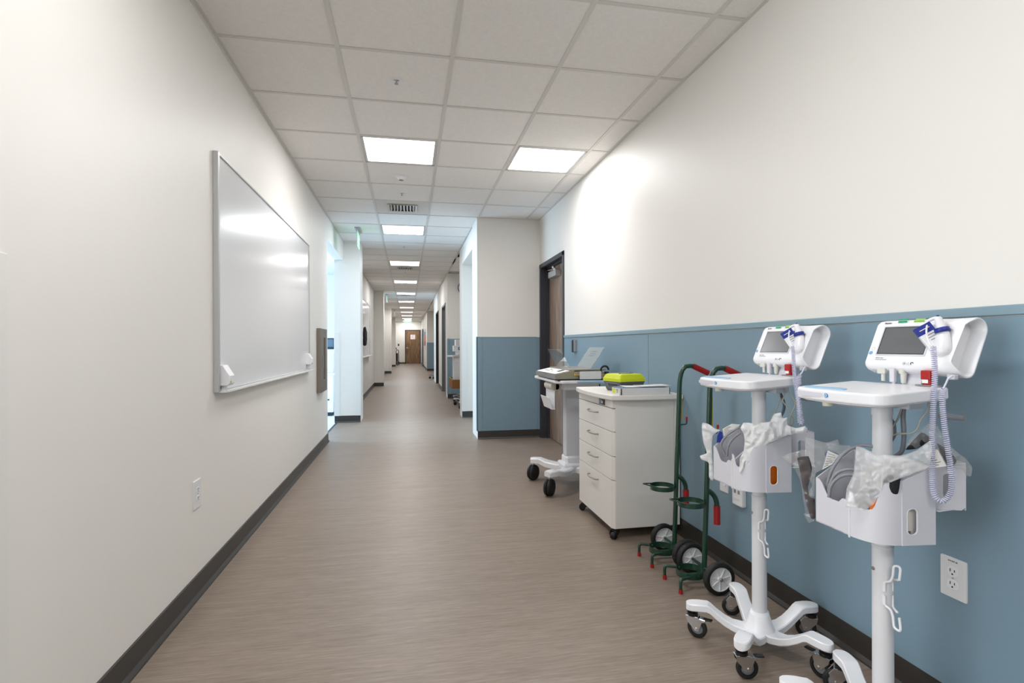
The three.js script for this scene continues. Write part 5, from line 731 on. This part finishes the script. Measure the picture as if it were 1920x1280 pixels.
{ // folded wheelchair-like hand cart by the last pillar
  const t = thing('folded_cart', 'folded black cart leaning at the far left corner', 'cart', [-0.66, 0, -33.2]);
  for (const z of [-0.08, 0.08]) { obj('side_rail', pipe([[-0.05, 0.08, z], [-0.07, 0.85, z], [0.02, 0.95, z], [0.08, 0.86, z], [0.1, 0.1, z]], 0.018, 0.06), M.black, t); obj('wheel', (() => { const g = new THREE.TorusGeometry(0.1, 0.022, 8, 24); g.translate(0.02, 0.122, z * 1.5); return g; })(), M.rubber, t); }
  obj('folded_seat', lbox(0.1, 0.5, 0.14, 0.0, 0.48, 0, 0.03), M.charcoal, t); obj('red_tag', lbox(0.03, 0.1, 0.02, 0.1, 0.4, 0.08, 0.004), M.orange, t); for (const z of [-0.08, 0.08]) obj('hand_grip', lbox(0.05, 0.12, 0.04, -0.06, 1.0, z, 0.015), M.black, t);
}
// ---------------------------------------------------------------- far right wall: notice board, doorway dressing
{ const t = thing('wall_poster', 'colourful poster on the far right wall', 'poster', [0.845, 1.15, -27.6]); const m = new THREE.MeshPhysicalMaterial({ roughness: 0.7, map: canvasTex(64, 128, (c) => { c.fillStyle = '#5f93b4'; c.fillRect(0, 0, 64, 50); c.fillStyle = '#c9dbe4'; c.fillRect(0, 0, 64, 18); c.fillStyle = '#d6733f'; c.fillRect(0, 50, 64, 78); c.fillStyle = '#7d3d24'; c.fillRect(10, 92, 44, 30); }) }); obj('print', (() => { const g = new THREE.PlaneGeometry(2.2, 0.82); g.rotateY(-Math.PI / 2); g.translate(-0.022, 0.42, 0); return g; })(), m, t); obj('poster_frame', lbox(0.02, 0.86, 2.26, -0.01, 0.42, 0, 0.003), M.whiteMatt, t); }
{ const t = thing('blue_door', 'blue door standing open on the far right wall', 'door', [0.80, 0, -31.5]); obj('leaf', lbox(0.045, 2.1, 1.0, 0, 1.06, 0, 0.004), mat('#4d6c86', 0.4), t); obj('hinge_strip', [cyl(0.01, 2.0, 0.012, 1.05, 0.506)], M.alu, t); }
// ---------------------------------------------------------------- equipment recess on the right
function stand(x, d, turn, label) {
  const t = thing('rolling_stand', label, 'rolling stand', [x, 0, -d], turn, 'grey rolling stands in the recess'), g = legGeo(1.05, 0.13, 0.075);
  for (let k = 0; k < 5; k++) { const a = k * 72 * deg; const m = obj('leg', g, k % 2 ? M.grey : M.cool, t); m.rotation.y = a; const w = obj('caster', (() => { const q = lathe([[0.001, -0.012], [0.03, -0.012], [0.0375, -0.006], [0.0375, 0.006], [0.03, 0.012], [0.001, 0.012]], 18); q.rotateX(Math.PI / 2); q.rotateY(a + 0.7); q.translate(Math.cos(a) * 0.25, 0.0385, -Math.sin(a) * 0.25); return q; })(), M.rubber, t); obj('caster_fork', lbox(0.02, 0.07, 0.03, Math.cos(a) * 0.25, 0.08, -Math.sin(a) * 0.25, 0.004), M.slate, w); }
  obj('hub', cyl(0.05, 0.07, 0, 0.1, 0, 'y', 20, 0.035), M.grey, t); obj('pole', cyl(0.022, 0.2, 0, 0.22, 0), M.cool, t); obj('deck', lbox(0.3, 0.02, 0.3, 0, 0.33, 0, 0.006), M.grey, t); return t;
}
stand(1.16, 9.75, 0.2, 'grey rolling stand nearest the right pillar'); stand(1.14, 10.5, 0.5, 'grey rolling stand under the brown carton'); stand(1.17, 11.2, 0.9, 'grey rolling stand at the back of the recess');
{ const t = thing('brown_carton', 'open brown cardboard carton on the rolling stands', 'carton', [1.06, 0.3405, -10.75]); const w = 0.47, h = 0.17, dd = 0.9; obj('body', [lbox(w, 0.006, dd, 0, 0.003, 0, 0), lbox(0.006, h, dd, -w / 2, h / 2, 0, 0), lbox(0.006, h, dd, w / 2, h / 2, 0, 0), lbox(w, h, 0.006, 0, h / 2, dd / 2, 0), lbox(w, h, 0.006, 0, h / 2, -dd / 2, 0)], M.carton, t); obj('green_rim', [lbox(0.008, 0.012, dd, -w / 2, h + 0.004, 0, 0)], mat('#6fae4a', 0.7), t); }
function carton(x, d, y, w, h, dd, label, dot, m = M.whiteMatt) { const t = thing('white_box', label, 'box', [x, y, -d], 0, 'white boxes stacked in the recess'); obj('body', lbox(w, h, dd, 0, h / 2, 0, 0.003), m, t); obj('tape', lbox(0.05, 0.002, dd + 0.002, 0, h, 0, 0), M.ivory, t); if (dot) { obj('blue_logo', [cyl(0.034, 0.003, -w * 0.22, h / 2, dd / 2 + 0.001, 'z', 24)], mat('#2e5fa0', 0.5), t); obj('logo_centre', lbox(0.03, 0.012, 0.004, -w * 0.22, h / 2, dd / 2 + 0.002, 0), M.white, t); } return t; }
let by = 0.3475; const boxes = [[0.42, 0.20, 'lowest white box standing in the brown carton', false], [0.34, 0.15, 'second white box up in the recess stack', false], [0.36, 0.13, 'third white box up in the recess stack', false], [0.32, 0.11, 'fourth white box up, under the loose papers', false]];
for (const [w, h, label, dot] of boxes) { carton(0.97 + w / 2 - 0.1, 10.7, by, w, h, 0.3, label, dot); by += h + 0.001; }
{ const t = thing('paper_stack', 'loose white papers sticking out of the recess stack', 'papers', [1.0, by, -10.66], 0.3); for (let k = 0; k < 4; k++) { const g = lbox(0.36 - k * 0.03, 0.006, 0.28, -0.04 - k * 0.012, 0.004 + k * 0.0075, 0, 0.001); obj('sheet_bundle', g, k % 2 ? M.paper : M.cool, t); } by += 0.034; }
carton(1.09, 10.7, by, 0.34, 0.07, 0.28, 'flat grey-white box above the loose papers', false, M.cool); by += 0.071;
carton(1.08, 10.7, by, 0.42, 0.115, 0.3, 'white box with blue logo, second from top', true); by += 0.116;
carton(1.11, 10.7, by, 0.40, 0.115, 0.3, 'topmost white box with blue logo in the recess', true);
{ const t = thing('wall_clock', 'round white wall clock in the recess behind the pillar', 'clock', [1.20, 2.3, -11.885]); obj('rim', new THREE.TorusGeometry(0.12, 0.014, 10, 36).translate(0, 0.13, 0.01), M.grey, t); obj('dial', cyl(0.12, 0.01, 0, 0.13, 0.005, 'z', 36), M.white, t); obj('hands', [lbox(0.006, 0.08, 0.002, 0, 0.16, 0.012, 0), lbox(0.05, 0.006, 0.002, 0.02, 0.13, 0.012, 0)], M.black, t); }
{ const t = thing('black_stand', 'dark wheeled stand beyond the dark doorway on right', 'rolling stand', [1.0, 0, -19.2], 0.4); const g = legGeo(1.1, 0.13, 0.075); for (let k = 0; k < 5; k++) { const m = obj('leg', g, M.grey, t); m.rotation.y = k * 72 * deg; obj('caster', cyl(0.04, 0.03, Math.cos(k * 72 * deg) * 0.26, 0.0405, -Math.sin(k * 72 * deg) * 0.26, 'z', 16), M.rubber, t); } obj('pole', cyl(0.03, 0.5, 0, 0.35, 0), M.black, t); obj('bag', lbox(0.22, 0.2, 0.2, 0, 0.42, 0, 0.06), M.black, t); }

scene.traverse((o) => { if (o.isMesh) { o.castShadow = true; o.receiveShadow = true; } });
renderer.render(scene, camera);
